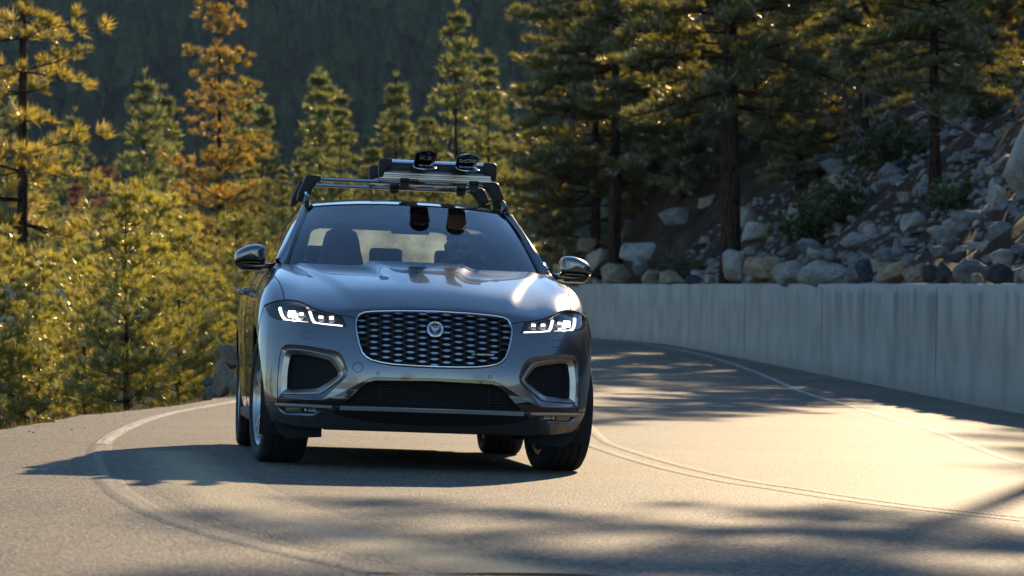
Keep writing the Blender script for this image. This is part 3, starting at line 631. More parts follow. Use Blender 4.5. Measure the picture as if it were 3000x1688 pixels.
for k, (x_, y_, sc_, tr_) in enumerate([(-8.6, 33, .9, 'b'), (-10.5, 40, 1.1, 'a'), (-13.5, 48, 1.2, 'b'), (-12.2, 31, 1.0, 'a'), (-15.5, 38, 1.3, 'b'), (-18, 52, .62, 't'), (-21, 66, .7, 't'), (-16, 72, .8, 't'), (-26, 84, .8, 't'), (-9.0, 26, .7, 'a')]):
    {'a': T3, 'b': T3b, 't': T1}[tr_].place('pine_tree', (x_, y_, float(terrain(x_, y_)) - .05), 'pine on the slope beyond the left border of the view', 'pines further left on the slope', k * 1.1, sc_)
# --- firs in the middle distance
F1 = Tree(m_fir, seed=41, H=20, prof=lambda s: (1 - s) ** 1.0, R=4.3, base_t=.10, whorls=30, tuft=.46, k=13, width=.052, trunk_r=.22, nb=(5, 7), droop=.22, rise=.2, gaps=.05, tstep=.95)
F2 = Tree(m_fir, seed=43, H=20, prof=lambda s: (1 - s) ** 1.0, R=3.4, base_t=.08, whorls=30, tuft=.42, k=13, width=.05, trunk_r=.2, nb=(5, 7), droop=.16, rise=.25, gaps=.05, tstep=.95)
F3_ = Tree(m_fir, seed=47, H=20, prof=lambda s: (1 - s) ** 1.0, R=5.0, base_t=.14, whorls=26, tuft=.50, k=13, width=.056, trunk_r=.25, nb=(4, 6), droop=.12, rise=.2, gaps=.1, tstep=.95)
FD = Tree(m_dead, seed=53, H=12, R=1.9, base_t=.05, whorls=20, tuft=.42, k=9, width=.05, trunk_r=.12, nb=(4, 6), droop=.15, rise=.2, gaps=.1, tstep=.8)
def mid(tr, px, top, y, lab, rz, sxy=1.0): top_at(tr, px, top, y, lab, rz, sxy, 'fir_tree', 'conifers in the valley behind the road')
mid(F3_, 430, 222, 190, 'broad pale conifer in the valley, left of the rusty pine', .4, 1.0)
mid(F2, 492, 262, 200, 'narrow conifer close beside the broad pale one', 1.4)
mid(F1, 708, 245, 185, 'conifer just right of the rusty pine', 2.2)
mid(F2, 776, 290, 170, 'slim pointed conifer behind the car roof rack end', 2.9)
mid(F1, 918, 218, 175, 'tall conifer of the trio above the roof rack', 3.5); mid(F2, 962, 226, 190, 'slimmest conifer of the trio above the roof rack', .8)
mid(F1, 1000, 278, 150, 'nearest shaggy conifer of the trio above the roof rack', 5.1, .9); mid(F2, 1150, 226, 165, 'lone conifer above the ski carrier', 4.4, 1.0)
mid(F3_, 1345, 20, 150, 'large tall conifer behind the spreading pine', .2, .9); mid(F2, 1260, 330, 150, 'small conifer left of the large tall one', 1.1)
mid(F1, 1420, 160, 140, 'dense conifer in front of the large tall one', 2.6); mid(F2, 1090, 420, 150, 'short conifer behind the skis', 3.3, 1.2)
mid(F1, 820, 540, 110, 'low conifer left of the roof rack foot', 4.0, 1.2); mid(F2, 870, 470, 125, 'low slim conifer left of the roof rack', 5.6, 1.0); mid(F1, 740, 600, 105, 'low conifer above the door mirror', .6, 1.2)
mid(F3_, 215, 330, 150, 'hazy conifer behind the tall open pine', 3.9); mid(F1, 120, 420, 130, 'conifer low behind the tall open pine trunk', 4.6, 1.1)
mid(FD, 302, 474, 130, 'dead conifer with reddish brown needles', 1.0, 1.0); mid(FD, 218, 520, 140, 'small bare dead conifer left of the reddish one', 2.0, .6)
mid(F2, 560, 560, 130, 'low conifer behind the rusty pine', 2.0, 1.3); mid(F3_, 30, 300, 170, 'conifer at the left border behind the tall open pine', 2.4)
# --- big pines on the bank to the right
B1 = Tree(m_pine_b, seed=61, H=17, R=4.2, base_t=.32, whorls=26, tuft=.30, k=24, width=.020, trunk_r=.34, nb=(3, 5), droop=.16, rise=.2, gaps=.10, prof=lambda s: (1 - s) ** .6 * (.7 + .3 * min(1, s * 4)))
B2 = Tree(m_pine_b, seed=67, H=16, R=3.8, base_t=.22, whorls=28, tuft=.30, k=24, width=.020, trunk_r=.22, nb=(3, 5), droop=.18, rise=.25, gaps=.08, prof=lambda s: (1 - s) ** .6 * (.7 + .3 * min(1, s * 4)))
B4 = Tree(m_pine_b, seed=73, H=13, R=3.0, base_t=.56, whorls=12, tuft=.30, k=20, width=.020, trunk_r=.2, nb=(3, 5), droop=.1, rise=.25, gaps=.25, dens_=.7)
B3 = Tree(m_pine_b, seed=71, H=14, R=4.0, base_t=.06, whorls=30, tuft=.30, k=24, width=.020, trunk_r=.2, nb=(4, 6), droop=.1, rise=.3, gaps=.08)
def hill(tr, px, y, lab, rz, sc=1.0, dz=0.0):
    f_ = foot(px, y); tr.place('pine_tree', (f_[0], f_[1], f_[2] + dz), lab, 'pines on the bank', rz, sc)
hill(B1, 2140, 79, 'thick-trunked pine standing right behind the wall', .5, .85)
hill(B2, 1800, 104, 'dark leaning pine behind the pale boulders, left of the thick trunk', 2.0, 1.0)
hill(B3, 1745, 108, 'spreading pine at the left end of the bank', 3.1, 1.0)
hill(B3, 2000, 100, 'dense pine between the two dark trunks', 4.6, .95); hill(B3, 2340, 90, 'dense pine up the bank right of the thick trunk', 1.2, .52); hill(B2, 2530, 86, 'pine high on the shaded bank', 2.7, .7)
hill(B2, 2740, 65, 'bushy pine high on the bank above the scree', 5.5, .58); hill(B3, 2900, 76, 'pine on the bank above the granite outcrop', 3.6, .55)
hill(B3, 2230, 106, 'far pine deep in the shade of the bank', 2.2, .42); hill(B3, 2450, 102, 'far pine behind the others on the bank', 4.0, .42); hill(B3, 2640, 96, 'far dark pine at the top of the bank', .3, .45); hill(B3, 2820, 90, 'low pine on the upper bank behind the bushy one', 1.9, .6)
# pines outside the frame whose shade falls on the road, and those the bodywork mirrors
def off(tr, x_, y_, lab, rz, sc=1.0): tr.place('pine_tree', (x_, y_, float(terrain(x_, y_)) - .05), lab, 'pines around the bend out of view', rz, sc)
OFFS = [(B4, 8.4, 41.0, .4, 1.0), (B4, 10.8, 44.5, 1.7, 1.0), (B4, 9.5, 37.0, 2.9, .85), (B4, 13.0, 41.0, 4.2, 1.0), (B4, 8.4, 33.0, 5.2, .75), (B1, 19.0, 84.0, 3.3, .8)]
_rb = np.random.default_rng(5)
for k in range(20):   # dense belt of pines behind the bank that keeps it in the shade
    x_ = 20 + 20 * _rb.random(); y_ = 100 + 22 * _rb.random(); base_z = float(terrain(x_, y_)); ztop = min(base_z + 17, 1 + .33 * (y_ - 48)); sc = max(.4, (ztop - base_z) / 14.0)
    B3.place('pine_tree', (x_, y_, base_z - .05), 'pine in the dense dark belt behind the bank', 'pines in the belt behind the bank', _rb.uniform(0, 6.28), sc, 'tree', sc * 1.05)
for tr, x_, y_, rz, sc in OFFS: off(tr, x_, y_, 'pine up the bank beyond the right border, shading the road', rz, sc)
for tr, x_, y_, rz, sc in [(B2, -22, -6, .5, 1.0), (B1, -28, 14, 1.6, 1.0), (B3, -14, -34, 2.6, .9), (B2, 6, -52, 3.3, 1.0), (B1, 30, -44, 4.4, 1.0), (B3, -34, 30, 5.1, 1.1), (B2, -30, -26, 5.9, 1.1), (T2, -17, 27, .3, .9)]: off(tr, x_, y_, 'pine behind the viewpoint or beyond the left border', rz, sc)
# --- shrubs on the bank
def shrub(seed, H, R):
    r = np.random.default_rng(seed); w = MB(); O = []; D = []
    for q in range(26):
        az = r.uniform(0, 6.28); e = r.uniform(.2, 1.2); L = R * r.uniform(.6, 1.1); tip = np.array([math.cos(az) * math.cos(e) * L, math.sin(az) * math.cos(e) * L, math.sin(e) * H * r.uniform(.7, 1.1)])
        w.tube([(0, 0, 0), tip * .5 + r.normal(0, .05, 3), tip], [.02, .012, .005], 4, cap=False)
        for f in np.linspace(.35, 1, 9): O.append(tip * f + r.normal(0, .10 * R, 3)); D.append(tip / np.linalg.norm(tip))
    V, Fn = blades(r, np.array(O), np.array(D), np.full(len(O), .13), 12, .028, 1.2); V[:, 2] = np.maximum(V[:, 2], .0)
    me = bpy.data.meshes.new('stems'); me.from_pydata(w.v, [], w.f); me.update(); me.materials.append(m_bark); c = mesh_np('leaves', V, Fn, smooth=False); c.materials.append(m_bush); return me, c
SH = [shrub(81, .8, .8), shrub(83, 1.1, .9)]
def bush(k, px, py, y, lab, sc, rz):
    y = on_terrain(px, py + 12) or wall_depth(px) + 7; c_ = pix(px, py, y); c_[2] = float(terrain(c_[0], y)) - .03; t = empty('shrub', (c_[0], c_[1], c_[2])); t.scale = (sc, sc, sc); t.rotation_euler = (0, 0, rz); tag(t, lab, 'shrub', 'shrubs on the bank'); link(bpy.data.objects.new('stem', SH[k][0]), t); link(bpy.data.objects.new('leaves', SH[k][1]), t)
bush(1, 1995, 815, 75, 'leaning dark shrub rooted behind the wall top', 1.0, .2); bush(0, 2390, 700, 70, 'dark low shrub on the bank right of the thick trunk', 1.5, 1.0); bush(1, 2480, 640, 72, 'dark shrub half way up the bank', 1.3, 2.0); bush(0, 2790, 610, 62, 'small green shrub among the scree', .9, 3.0); bush(1, 1800, 700, 94, 'shrub at the foot of the dark leaning pine', 1.4, 4.0); bush(0, 2620, 480, 76, 'shrub on the upper bank below the pines', 1.6, 5.0); bush(1, 2900, 330, 70, 'shrub beside the granite outcrop', 1.4, .9)
# --- dead wood on the bank
def snag(seed, px, py, y, L, az, lab):
    r = np.random.default_rng(seed); y2 = on_terrain(px, py + 10); y = (y2 or wall_depth(px) + 7) - .3; c_ = pix(px, py, y); c_[2] = c_[2] if y2 else float(terrain(c_[0], y)); t = empty('dead_branch', tuple(c_)); tag(t, lab, 'branch', 'dead branches on the bank')
    def grow(p, d, L, rad, lev, mb):
        pts = [p]; q = p.copy(); dd = d.copy()
        for i in range(5): dd = dd + r.normal(0, .16, 3); dd /= np.linalg.norm(dd); q = q + dd * L / 5; pts.append(q.copy())
        mb.tube(pts, list(np.linspace(rad, rad * .35, 6)), 5, cap=False)
        if lev > 0:
            for k in range(r.integers(3, 6)): i = r.integers(1, 6); nd = dd + unit(r, 1)[0] * .9; grow(pts[i], nd / np.linalg.norm(nd), L * r.uniform(.35, .6), rad * .5, lev - 1, mb)
    mb = MB(); grow(np.zeros(3), np.array([math.cos(az), .2, .45]), L, .022, 3, mb); mb.build('bough', m_grey, t)
snag(3, 3000, 230, 62, 2.6, 2.7, 'bleached dead branch reaching out above the granite outcrop'); snag(5, 2620, 330, 70, 2.2, 2.2, 'grey dead branch lying across the upper bank'); snag(7, 2700, 420, 66, 1.8, 2.9, 'short grey dead branch above the scree'); snag(9, 1790, 660, 92, 1.7, .4, 'dark twisted dead roots under the leaning pine'); snag(13, 2560, 450, 72, 2.4, 2.5, 'long thin dead branch leaning down the bank'); snag(15, 2900, 420, 60, 1.9, 2.3, 'twiggy dead branch beside the outcrop')
# --- far forest on the mountain: one mass
r = np.random.default_rng(99); N = 15500
yy = 560 + 1180 * r.random(N) ** .85; xx = r.uniform(-1.9, 1.15, N) * (yy * .185 + 20); zz = terrain(xx, yy, False) + 30 * fbm(xx, yy, .003, 5.0, 3) * sstep(yy, 560, 900) - 1.0; hh = r.uniform(13, 30, N)
seg = 6; V = []; Fs = []
lay = [(0.02, .20), (.25, .17), (.45, .135), (.65, .095), (.82, .05)]
ang = np.linspace(0, 2 * np.pi, seg, endpoint=False)
allV = []; allF = []; base_i = 0
for (t0, rad) in lay:
    jr = r.uniform(.6, 1.3, (N, seg)); a = ang[None] + r.uniform(0, 6.28, (N, 1))
    ringv = np.stack([xx[:, None] + np.cos(a) * rad * hh[:, None] * jr, yy[:, None] + np.sin(a) * rad * hh[:, None] * jr, zz[:, None] + hh[:, None] * (t0 + r.uniform(-.03, .03, (N, seg)))], -1)
    tip = np.stack([xx, yy, zz + hh * min(1.0, t0 + .36)], -1)[:, None]
    v_ = np.concatenate([ringv, tip], 1); allV.append(v_.reshape(-1, 3))
    k = np.arange(N)[:, None] * (seg + 1) + base_i
    f_ = np.concatenate([np.stack([k[:, 0] + i, k[:, 0] + (i + 1) % seg, k[:, 0] + seg], -1) for i in range(seg)], 0); allF.append(f_); base_i += N * (seg + 1)
m_far = foliage_mat('far_forest_needles', (.014, .024, .010), (.055, .076, .024), (3.4, 3.2, 1.6), .02)
ff = obj('far_forest', mesh_np('far_forest', np.vstack(allV), np.vstack(allF), smooth=False), m_far); tag(ff, 'dark dense conifer forest covering the mountainside', 'forest', kind='stuff')

# --- dry grass and needle litter along the outer road edge
r = np.random.default_rng(17); N = 1000; gy = r.uniform(12, 46, N); gx = xl(gy) - .05 - r.exponential(.45, N); gz = terrain(gx, gy) - .06
m_dry = foliage_mat('dry_grass_blades', (.05, .045, .02), (.14, .11, .05), (1.8, 1.6, 1.1), .05)
V, Fn = blades(r, np.stack([gx, gy, gz], 1), np.tile([0, 0, 1.0], (N, 1)), r.uniform(.05, .16, N), 6, .005, .45, .5); tag(obj('verge_grass', mesh_np('verge_grass', V, Fn, smooth=False), m_dry), 'dry tan grass along the outer road edge', 'grass', kind='stuff')
# ================================================================== haze: the air over the valley
m_haze = bpy.data.materials.new('haze'); m_haze.use_nodes = True; n = m_haze.node_tree.nodes; l = m_haze.node_tree.links; n.remove(n['Principled BSDF'])
pv = n.new('ShaderNodeVolumePrincipled'); pv.inputs['Color'].default_value = (.40, .66, 1.0, 1); pv.inputs['Density'].default_value = .00005; pv.inputs['Anisotropy'].default_value = .25
l.new(pv.outputs[0], n['Material Output'].inputs['Volume'])
hz = MB().box((0, 950, 270), (900, 1150, 306)).build('haze', m_haze, smooth=False); tag(hz, 'thin pale blue haze filling the valley air', 'haze', kind='stuff')
# ================================================================== CAR
def crop(ox, oy, s): return lambda x, y: (ox + x / s, oy + y / s)
kB = crop(670, 820, 2.337); kC = crop(760, 740, 4.77); kD = crop(780, 1150, 4.77); kI = crop(780, 990, 5.367)
kM = crop(670, 680, 6.588); kH = crop(770, 860, 8.587); kG = crop(1020, 890, 5.051); kR = crop(850, 430, 3.963)

m_paint, n, l, p = new_mat('car_paint')
p.inputs['Base Color'].default_value = (0.20, 0.198, 0.20, 1); p.inputs['Metallic'].default_value = 0.85
p.inputs['Roughness'].default_value = 0.26; p.inputs['Coat Weight'].default_value = 1.0; p.inputs['Coat Roughness'].default_value = 0.015
tc = n.new('ShaderNodeTexCoord'); fl = n.new('ShaderNodeTexNoise'); fl.inputs['Scale'].default_value = 900
bm_ = n.new('ShaderNodeBump'); bm_.inputs['Strength'].default_value = 0.04; bm_.inputs['Distance'].default_value = 0.002
l.new(tc.outputs['Object'], fl.inputs['Vector']); l.new(fl.outputs['Fac'], bm_.inputs['Height']); l.new(bm_.outputs[0], p.inputs['Normal'])
m_gloss = mat('gloss_black', (0.008, 0.009, 0.012), 0.08, coat=0.6)
m_plastic = mat('black_plastic', (0.012, 0.012, 0.013), 0.55)
m_under = mat('underbody_black', (0.006, 0.006, 0.007), 0.8)
m_chrome = mat('satin_chrome', (0.72, 0.73, 0.75), 0.16, metal=1.0)
m_frame = mat('intake_frame_satin', (0.50, 0.47, 0.44), 0.34, metal=1.0)
m_silver = mat('silver_trim', (0.70, 0.70, 0.71), 0.42, metal=0.8)
m_alu = mat('brushed_aluminium', (0.78, 0.79, 0.81), 0.22, metal=1.0)
m_alu2 = mat('anodised_aluminium', (0.46, 0.46, 0.48), 0.35, metal=1.0)
m_dkgap = mat('panel_gap_rubber', (0.006, 0.006, 0.007), 0.7)
m_rubber = mat('tyre_rubber', (0.014, 0.014, 0.015), 0.75, bump=0.25, bscale=90)
m_rim = mat('alloy_grey', (0.42, 0.43, 0.45), 0.3, metal=1.0)
m_disc = mat('brake_steel', (0.25, 0.25, 0.26), 0.4, metal=1.0)
m_cabin = mat('cabin_dark', (0.012, 0.012, 0.014), 0.8)
m_leather = mat('seat_leather_red', (0.20, 0.06, 0.07), 0.55, var=0.15)
m_leather_b = mat('seat_leather_dark', (0.05, 0.05, 0.06), 0.6)
m_loz = mat('grille_lozenge', (0.42, 0.43, 0.45), 0.3, metal=1.0)
m_house = mat('lamp_housing', (0.06, 0.065, 0.075), 0.25, metal=0.3)
m_drl = mat('daytime_light', (0.9, 0.9, 0.85), 0.3, emit=(1.0, 0.96, 0.86), estr=1.5)
m_beam = mat('led_beam', (0.9, 0.9, 0.9), 0.2, emit=(1.0, 0.95, 0.85), estr=14)
m_beam2 = mat('led_module', (0.9, 0.9, 0.9), 0.2, emit=(1.0, 0.95, 0.85), estr=2.2)
m_lens2 = mat('lamp_reflector', (0.85, 0.85, 0.82), 0.3, metal=0.15)
m_red = mat('badge_red', (0.10, 0.006, 0.012), 0.25, coat=0.6)
m_green = mat('badge_green', (0.03, 0.35, 0.05), 0.35)
m_badgeR = mat('badge_stripe_red', (0.5, 0.02, 0.02), 0.35)
m_dkletter = mat('letter_dark', (0.02, 0.02, 0.022), 0.4)

def glass(name, tint, refl=1.0, ior=1.52):
    m = bpy.data.materials.new(name); m.use_nodes = True; n = m.node_tree.nodes; l = m.node_tree.links
    n.remove(n['Principled BSDF']); out = n['Material Output']
    tr = n.new('ShaderNodeBsdfTransparent'); tr.inputs[0].default_value = (*tint, 1)
    gl = n.new('ShaderNodeBsdfGlossy'); gl.inputs['Roughness'].default_value = 0.0; gl.inputs[0].default_value = (1, 1, 1, 1)
    fr = n.new('ShaderNodeFresnel'); fr.inputs['IOR'].default_value = ior
    mu = n.new('ShaderNodeMath'); mu.operation = 'MULTIPLY'; mu.inputs[1].default_value = refl; mu.use_clamp = True
    mx = n.new('ShaderNodeMixShader')
    l.new(fr.outputs[0], mu.inputs[0]); l.new(mu.outputs[0], mx.inputs[0]); l.new(tr.outputs[0], mx.inputs[1]); l.new(gl.outputs[0], mx.inputs[2]); l.new(mx.outputs[0], out.inputs['Surface'])
    return m
m_wind = glass('windscreen_glass', (0.84, 0.88, 0.88), 1.9)
m_side = glass('side_glass', (0.60, 0.63, 0.62), 1.5)
m_rearg = glass('rear_glass', (0.55, 0.60, 0.56), 1.3)
# road dust on the rear window scatters the low sun
n = m_rearg.node_tree.nodes; l = m_rearg.node_tree.links; out_ = n['Material Output']; last = out_.inputs['Surface'].links[0].from_socket
du = n.new('ShaderNodeBsdfTranslucent'); du.inputs[0].default_value = (.58, .70, .62, 1); tn = n.new('ShaderNodeTexNoise'); tn.inputs['Scale'].default_value = 3.5; tn.inputs['Detail'].default_value = 6
tcx = n.new('ShaderNodeTexCoord'); mr_ = n.new('ShaderNodeMapRange'); mr_.inputs[1].default_value = .35; mr_.inputs[2].default_value = .7; mr_.inputs[3].default_value = .06; mr_.inputs[4].default_value = .36
l.new(tcx.outputs['Object'], tn.inputs['Vector']); l.new(tn.outputs['Fac'], mr_.inputs[0]); mxx = n.new('ShaderNodeMixShader'); l.new(mr_.outputs[0], mxx.inputs[0]); l.new(last, mxx.inputs[1]); l.new(du.outputs[0], mxx.inputs[2]); l.new(mxx.outputs[0], out_.inputs['Surface'])
m_lens = glass('lamp_lens', (0.97, 0.98, 0.98), 1.2, 1.45)

car = empty('car')
car.matrix_world = Matrix([[*CAR_R[0], CAR_O[0]], [*CAR_R[1], CAR_O[1]], [*CAR_R[2], CAR_O[2]], [0, 0, 0, 1]])
tag(car, 'metallic grey sport utility car with lit headlamps driving on the bend', 'car')

# ---- master surface of one half: ribs (u) from the nose centre round to the tail, levels (v) from sill to bonnet/belt line
RIBS = [
 [(0,-.70,.215),(0,-.845,.345),(0,-.858,.45),(0,-.856,.575),(0,-.815,.74),(0,-.765,.865),(0,-.70,.942),(0,-.42,1.045),(0,.0,1.125),(0,.46,1.172)],
 [(.21,-.695,.215),(.21,-.838,.345),(.21,-.851,.45),(.21,-.848,.575),(.21,-.806,.74),(.21,-.755,.865),(.21,-.69,.940),(.215,-.41,1.042),(.22,.01,1.122),(.225,.465,1.172)],
 [(.42,-.68,.215),(.42,-.812,.345),(.42,-.824,.45),(.42,-.818,.575),(.42,-.772,.74),(.42,-.722,.855),(.42,-.655,.925),(.425,-.38,1.030),(.43,.03,1.115),(.44,.475,1.170)],
 [(.59,-.64,.22),(.60,-.765,.345),(.60,-.775,.45),(.60,-.768,.575),(.60,-.722,.74),(.60,-.668,.85),(.60,-.595,.915),(.60,-.33,1.02),(.60,.06,1.108),(.60,.49,1.170)],
 [(.73,-.57,.225),(.75,-.685,.345),(.755,-.69,.45),(.755,-.68,.575),(.75,-.635,.74),(.745,-.575,.86),(.735,-.50,.935),(.72,-.25,1.028),(.71,.10,1.105),(.71,.52,1.172)],
 [(.84,-.48,.24),(.865,-.56,.345),(.87,-.56,.45),(.872,-.545,.575),(.868,-.49,.74),(.855,-.42,.87),(.83,-.34,.955),(.80,-.14,1.045),(.775,.15,1.112),(.755,.55,1.174)],
 [(.91,-.40,.25),(.93,-.44,.345),(.94,-.435,.45),(.945,-.41,.575),(.945,-.35,.74),(.935,-.28,.87),(.905,-.20,.975),(.865,-.04,1.058),(.82,.21,1.118),(.775,.57,1.175)],
 [(.945,-.32,.28),(.96,-.33,.36),(.97,-.31,.45),(.978,-.27,.575),(.982,-.2,.74),(.975,-.12,.88),(.945,-.04,.99),(.90,.07,1.068),(.845,.28,1.122),(.79,.59,1.176)],
 [(.96,.1,.30),(.968,.1,.38),(.975,.1,.47),(.983,.1,.585),(.987,.11,.75),(.98,.14,.89),(.95,.19,1.0),(.905,.26,1.078),(.855,.40,1.132),(.80,.61,1.177)],
 [(.945,.5,.27),(.955,.5,.37),(.962,.5,.47),(.967,.5,.59),(.972,.5,.76),(.968,.5,.9),(.945,.5,1.01),(.91,.52,1.088),(.865,.56,1.142),(.815,.63,1.178)],
 [(.935,.68,.25),(.952,.68,.36),(.958,.68,.47),(.963,.68,.60),(.970,.68,.76),(.967,.68,.905),(.948,.68,1.02),(.918,.68,1.095),(.883,.68,1.145),(.84,.68,1.18)],
 [(.93,1.2,.25),(.953,1.2,.36),(.958,1.2,.47),(.963,1.2,.60),(.972,1.2,.76),(.970,1.2,.905),(.952,1.2,1.02),(.924,1.2,1.095),(.897,1.2,1.14),(.865,1.2,1.172)],
 [(.93,2.0,.25),(.953,2.0,.36),(.958,2.0,.47),(.965,2.0,.60),(.976,2.0,.76),(.976,2.0,.91),(.958,2.0,1.03),(.930,2.0,1.105),(.903,2.0,1.15),(.87,2.0,1.185)],
 [(.945,2.6,.26),(.962,2.6,.37),(.97,2.6,.48),(.98,2.6,.61),(.988,2.6,.77),(.986,2.6,.92),(.962,2.6,1.04),(.928,2.6,1.12),(.895,2.6,1.17),(.85,2.6,1.21)],
 [(.93,3.2,.30),(.95,3.2,.39),(.96,3.2,.49),(.97,3.2,.62),(.975,3.2,.78),(.965,3.2,.93),(.935,3.2,1.05),(.895,3.2,1.13),(.855,3.2,1.19),(.81,3.2,1.24)],
 [(.86,3.6,.32),(.89,3.65,.41),(.90,3.65,.51),(.91,3.66,.64),(.91,3.66,.79),(.895,3.64,.93),(.865,3.6,1.05),(.83,3.55,1.13),(.80,3.5,1.19),(.765,3.45,1.25)],
 [(.6,3.78,.33),(.62,3.86,.43),(.62,3.88,.53),(.62,3.88,.65),(.62,3.86,.79),(.61,3.82,.93),(.59,3.76,1.04),(.58,3.7,1.12),(.57,3.64,1.19),(.56,3.58,1.25)],
 [(0,3.82,.33),(0,3.90,.43),(0,3.92,.53),(0,3.92,.65),(0,3.90,.79),(0,3.86,.93),(0,3.80,1.04),(0,3.74,1.12),(0,3.68,1.19),(0,3.62,1.25)],
]
CP = np.array(RIBS, float)
NU, NV = CP.shape[0], CP.shape[1]
_pre = CP[1] * np.array([-1, 1, 1]); _post = CP[-2] * np.array([-1, 1, 1])
CPX = np.concatenate([_pre[None], CP, _post[None]], 0)
CPX = np.concatenate([2 * CPX[:, :1] - CPX[:, 1:2], CPX, 2 * CPX[:, -1:] - CPX[:, -2:-1]], 1)
def _cr(t):
    return np.stack([-.5 * t ** 3 + t * t - .5 * t, 1.5 * t ** 3 - 2.5 * t * t + 1, -1.5 * t ** 3 + 2 * t * t + .5 * t, .5 * t ** 3 - .5 * t * t], -1)
def S(u, v):
    u = np.clip(np.asarray(u, float), 0, NU - 1 - 1e-9); v = np.clip(np.asarray(v, float), 0, NV - 1 - 1e-9)
    iu = np.floor(u).astype(int); iv = np.floor(v).astype(int)
    wu = _cr(u - iu); wv = _cr(v - iv); P = np.zeros(u.shape + (3,))
    for a in range(4):
        for b in range(4):
            P += CPX[iu + a, iv + b] * (wu[..., a] * wv[..., b])[..., None]
    x, y = P[..., 0], P[..., 1]
    w = sstep(v, 5.9, 6.9) * (u < 11)
    # bonnet: raised middle panel between two creases, plus the narrower power bulge
    t = np.clip((y + .72) / 1.2, 0, 1)
    xc = .43 + .30 * t
    P[..., 2] += w * .013 * (1 - sstep(x, xc - .035, xc + .035))
    xb = .10 + .21 * t
    P[..., 2] += w * .030 * sstep(t, .15, .95) * (1 - sstep(x, xb - .05, xb + .055))
    return P
def SN(u, v, e=0.02):
    du = S(u + e, v) - S(np.maximum(u - e, 0), v); dv = S(u, v + e) - S(u, np.maximum(v - e, 0))
    nn = np.cross(du, dv); nn /= (np.linalg.norm(nn, axis=-1, keepdims=True) + 1e-12); return nn
_gu, _gv = np.meshgrid(np.linspace(0, 12, 241), np.linspace(0, 9, 181), indexing='ij')
_GS = S(_gu, _gv)
_PXL = px_of(_GS * np.array([-1, 1, 1]))
_vis = SN(_gu, _gv)
_viewl = CAR_R.T @ (np.array([0, 0, CAM_H]) - CAR_O)
_tov = _viewl - _GS * np.array([-1, 1, 1])
_face = ((_vis * np.array([-1, 1, 1])) * _tov).sum(-1)
if np.median(_face[5:60, 20:60]) < 0: _face = -_face
def uv_px(pts):
    """pixels on the image-left half of the car -> (u,v) on the half surface"""
    out = []
    for (px, py) in pts:
        d = (_PXL[..., 0] - px) ** 2 + (_PXL[..., 1] - py) ** 2 + np.where(_face > 0, 0, 1e6)
        i = np.unravel_index(np.argmin(d), d.shape); q = np.array([_gu[i], _gv[i]])
        for _ in range(12):
            f = lambda a: px_of(S(a[0], a[1]) * np.array([-1, 1, 1]))
            r = f(q) - (px, py); e = 1e-4
            J = np.stack([(f(q + (e, 0)) - f(q)) / e, (f(q + (0, e)) - f(q)) / e], 1)
            try: st = np.linalg.solve(J, r)
            except Exception: break
            st = np.clip(st, -.15, .15); q = np.clip(q - st, [0, 0], [12, 9])
        out.append(q)
    return np.array(out)
def uv_3(fn, target, u0, v0):
    q = np.array([u0, v0], float)
    for _ in range(25):
        e = 1e-4; f = lambda a: np.array(fn(S(a[0], a[1])))
        r = f(q) - target; J = np.stack([(f(q + (e, 0)) - f(q)) / e, (f(q + (0, e)) - f(q)) / e], 1)
        try: st = np.linalg.solve(J, r)
        except Exception: break
        q = np.clip(q - np.clip(st, -.3, .3), [0, 0], [NU - 1, NV - 1])
    return q

# ---- traced outlines
mirror_pts = lambda L: L
XMIDPX = 1273.0
grille_px = [kB(1390, 207), kB(1250, 206), kB(1100, 206), kB(1000, 208), kB(930, 214), kB(893, 228), kB(872, 252), kB(861, 290), kB(862, 330), kB(870, 380), kB(884, 440), kB(905, 500), kB(935, 535), kB(975, 560), kB(1040, 577), kB(1120, 590), kB(1250, 600), kB(1390, 607)]
g_uv = uv_px(grille_px); g_uv[0, 0] = 0; g_uv[-1, 0] = 0
head_px = [kH(x, y) for x, y in [(45,310),(110,275),(200,240),(300,208),(420,182),(550,166),(680,166),(800,180),(900,206),(1000,242),(1100,290),(1200,340),(1300,388),(1400,430),(1500,462),(1600,488),(1720,513),(1850,538),(2000,572),(2035,650),(2075,740),(2120,845),(2000,845),(1850,828),(1600,803),(1350,768),(1100,735),(850,712),(600,690),(460,674),(350,652),(250,618),(180,578),(130,525),(95,470),(65,390)]]
h_uv = uv_px(head_px)
intake_o_px = [kI(x, y) for x, y in [(170,1005),(165,850),(172,650),(190,420),(212,260),(240,160),(290,115),(350,102),(500,108),(700,132),(900,165),(1080,200),(1160,228),(1210,265),(1260,310),(1330,375),(1365,430),(1362,500),(1340,560),(1290,620),(1200,690),(1100,760),(1000,840),(930,920),(880,962),(840,975),(600,972),(350,955),(195,945)]]
intake_o_px = [kI(x, y) for x, y in [(172,945),(168,850),(175,650),(190,420),(212,260),(240,160),(290,115),(350,102),(500,108),(700,132),(900,165),(1080,200),(1150,232),(1200,290),(1235,360),(1262,440),(1285,520),(1270,600),(1210,670),(1120,745),(1010,850),(930,925),(880,958),(840,970),(600,966),(350,952)]]
i_uv = uv_px(intake_o_px)
chrome_o = uv_px([kI(x, y) for x, y in [(196,870),(200,700),(215,480),(240,320),(270,215),(310,170),(370,160),(520,170),(700,195),(850,228),(1000,262),(1060,300),(1110,355),(1170,460),(1215,545),(1190,600),(1100,690),(1000,765),(880,845),(820,868),(760,874),(500,878),(300,880)]])
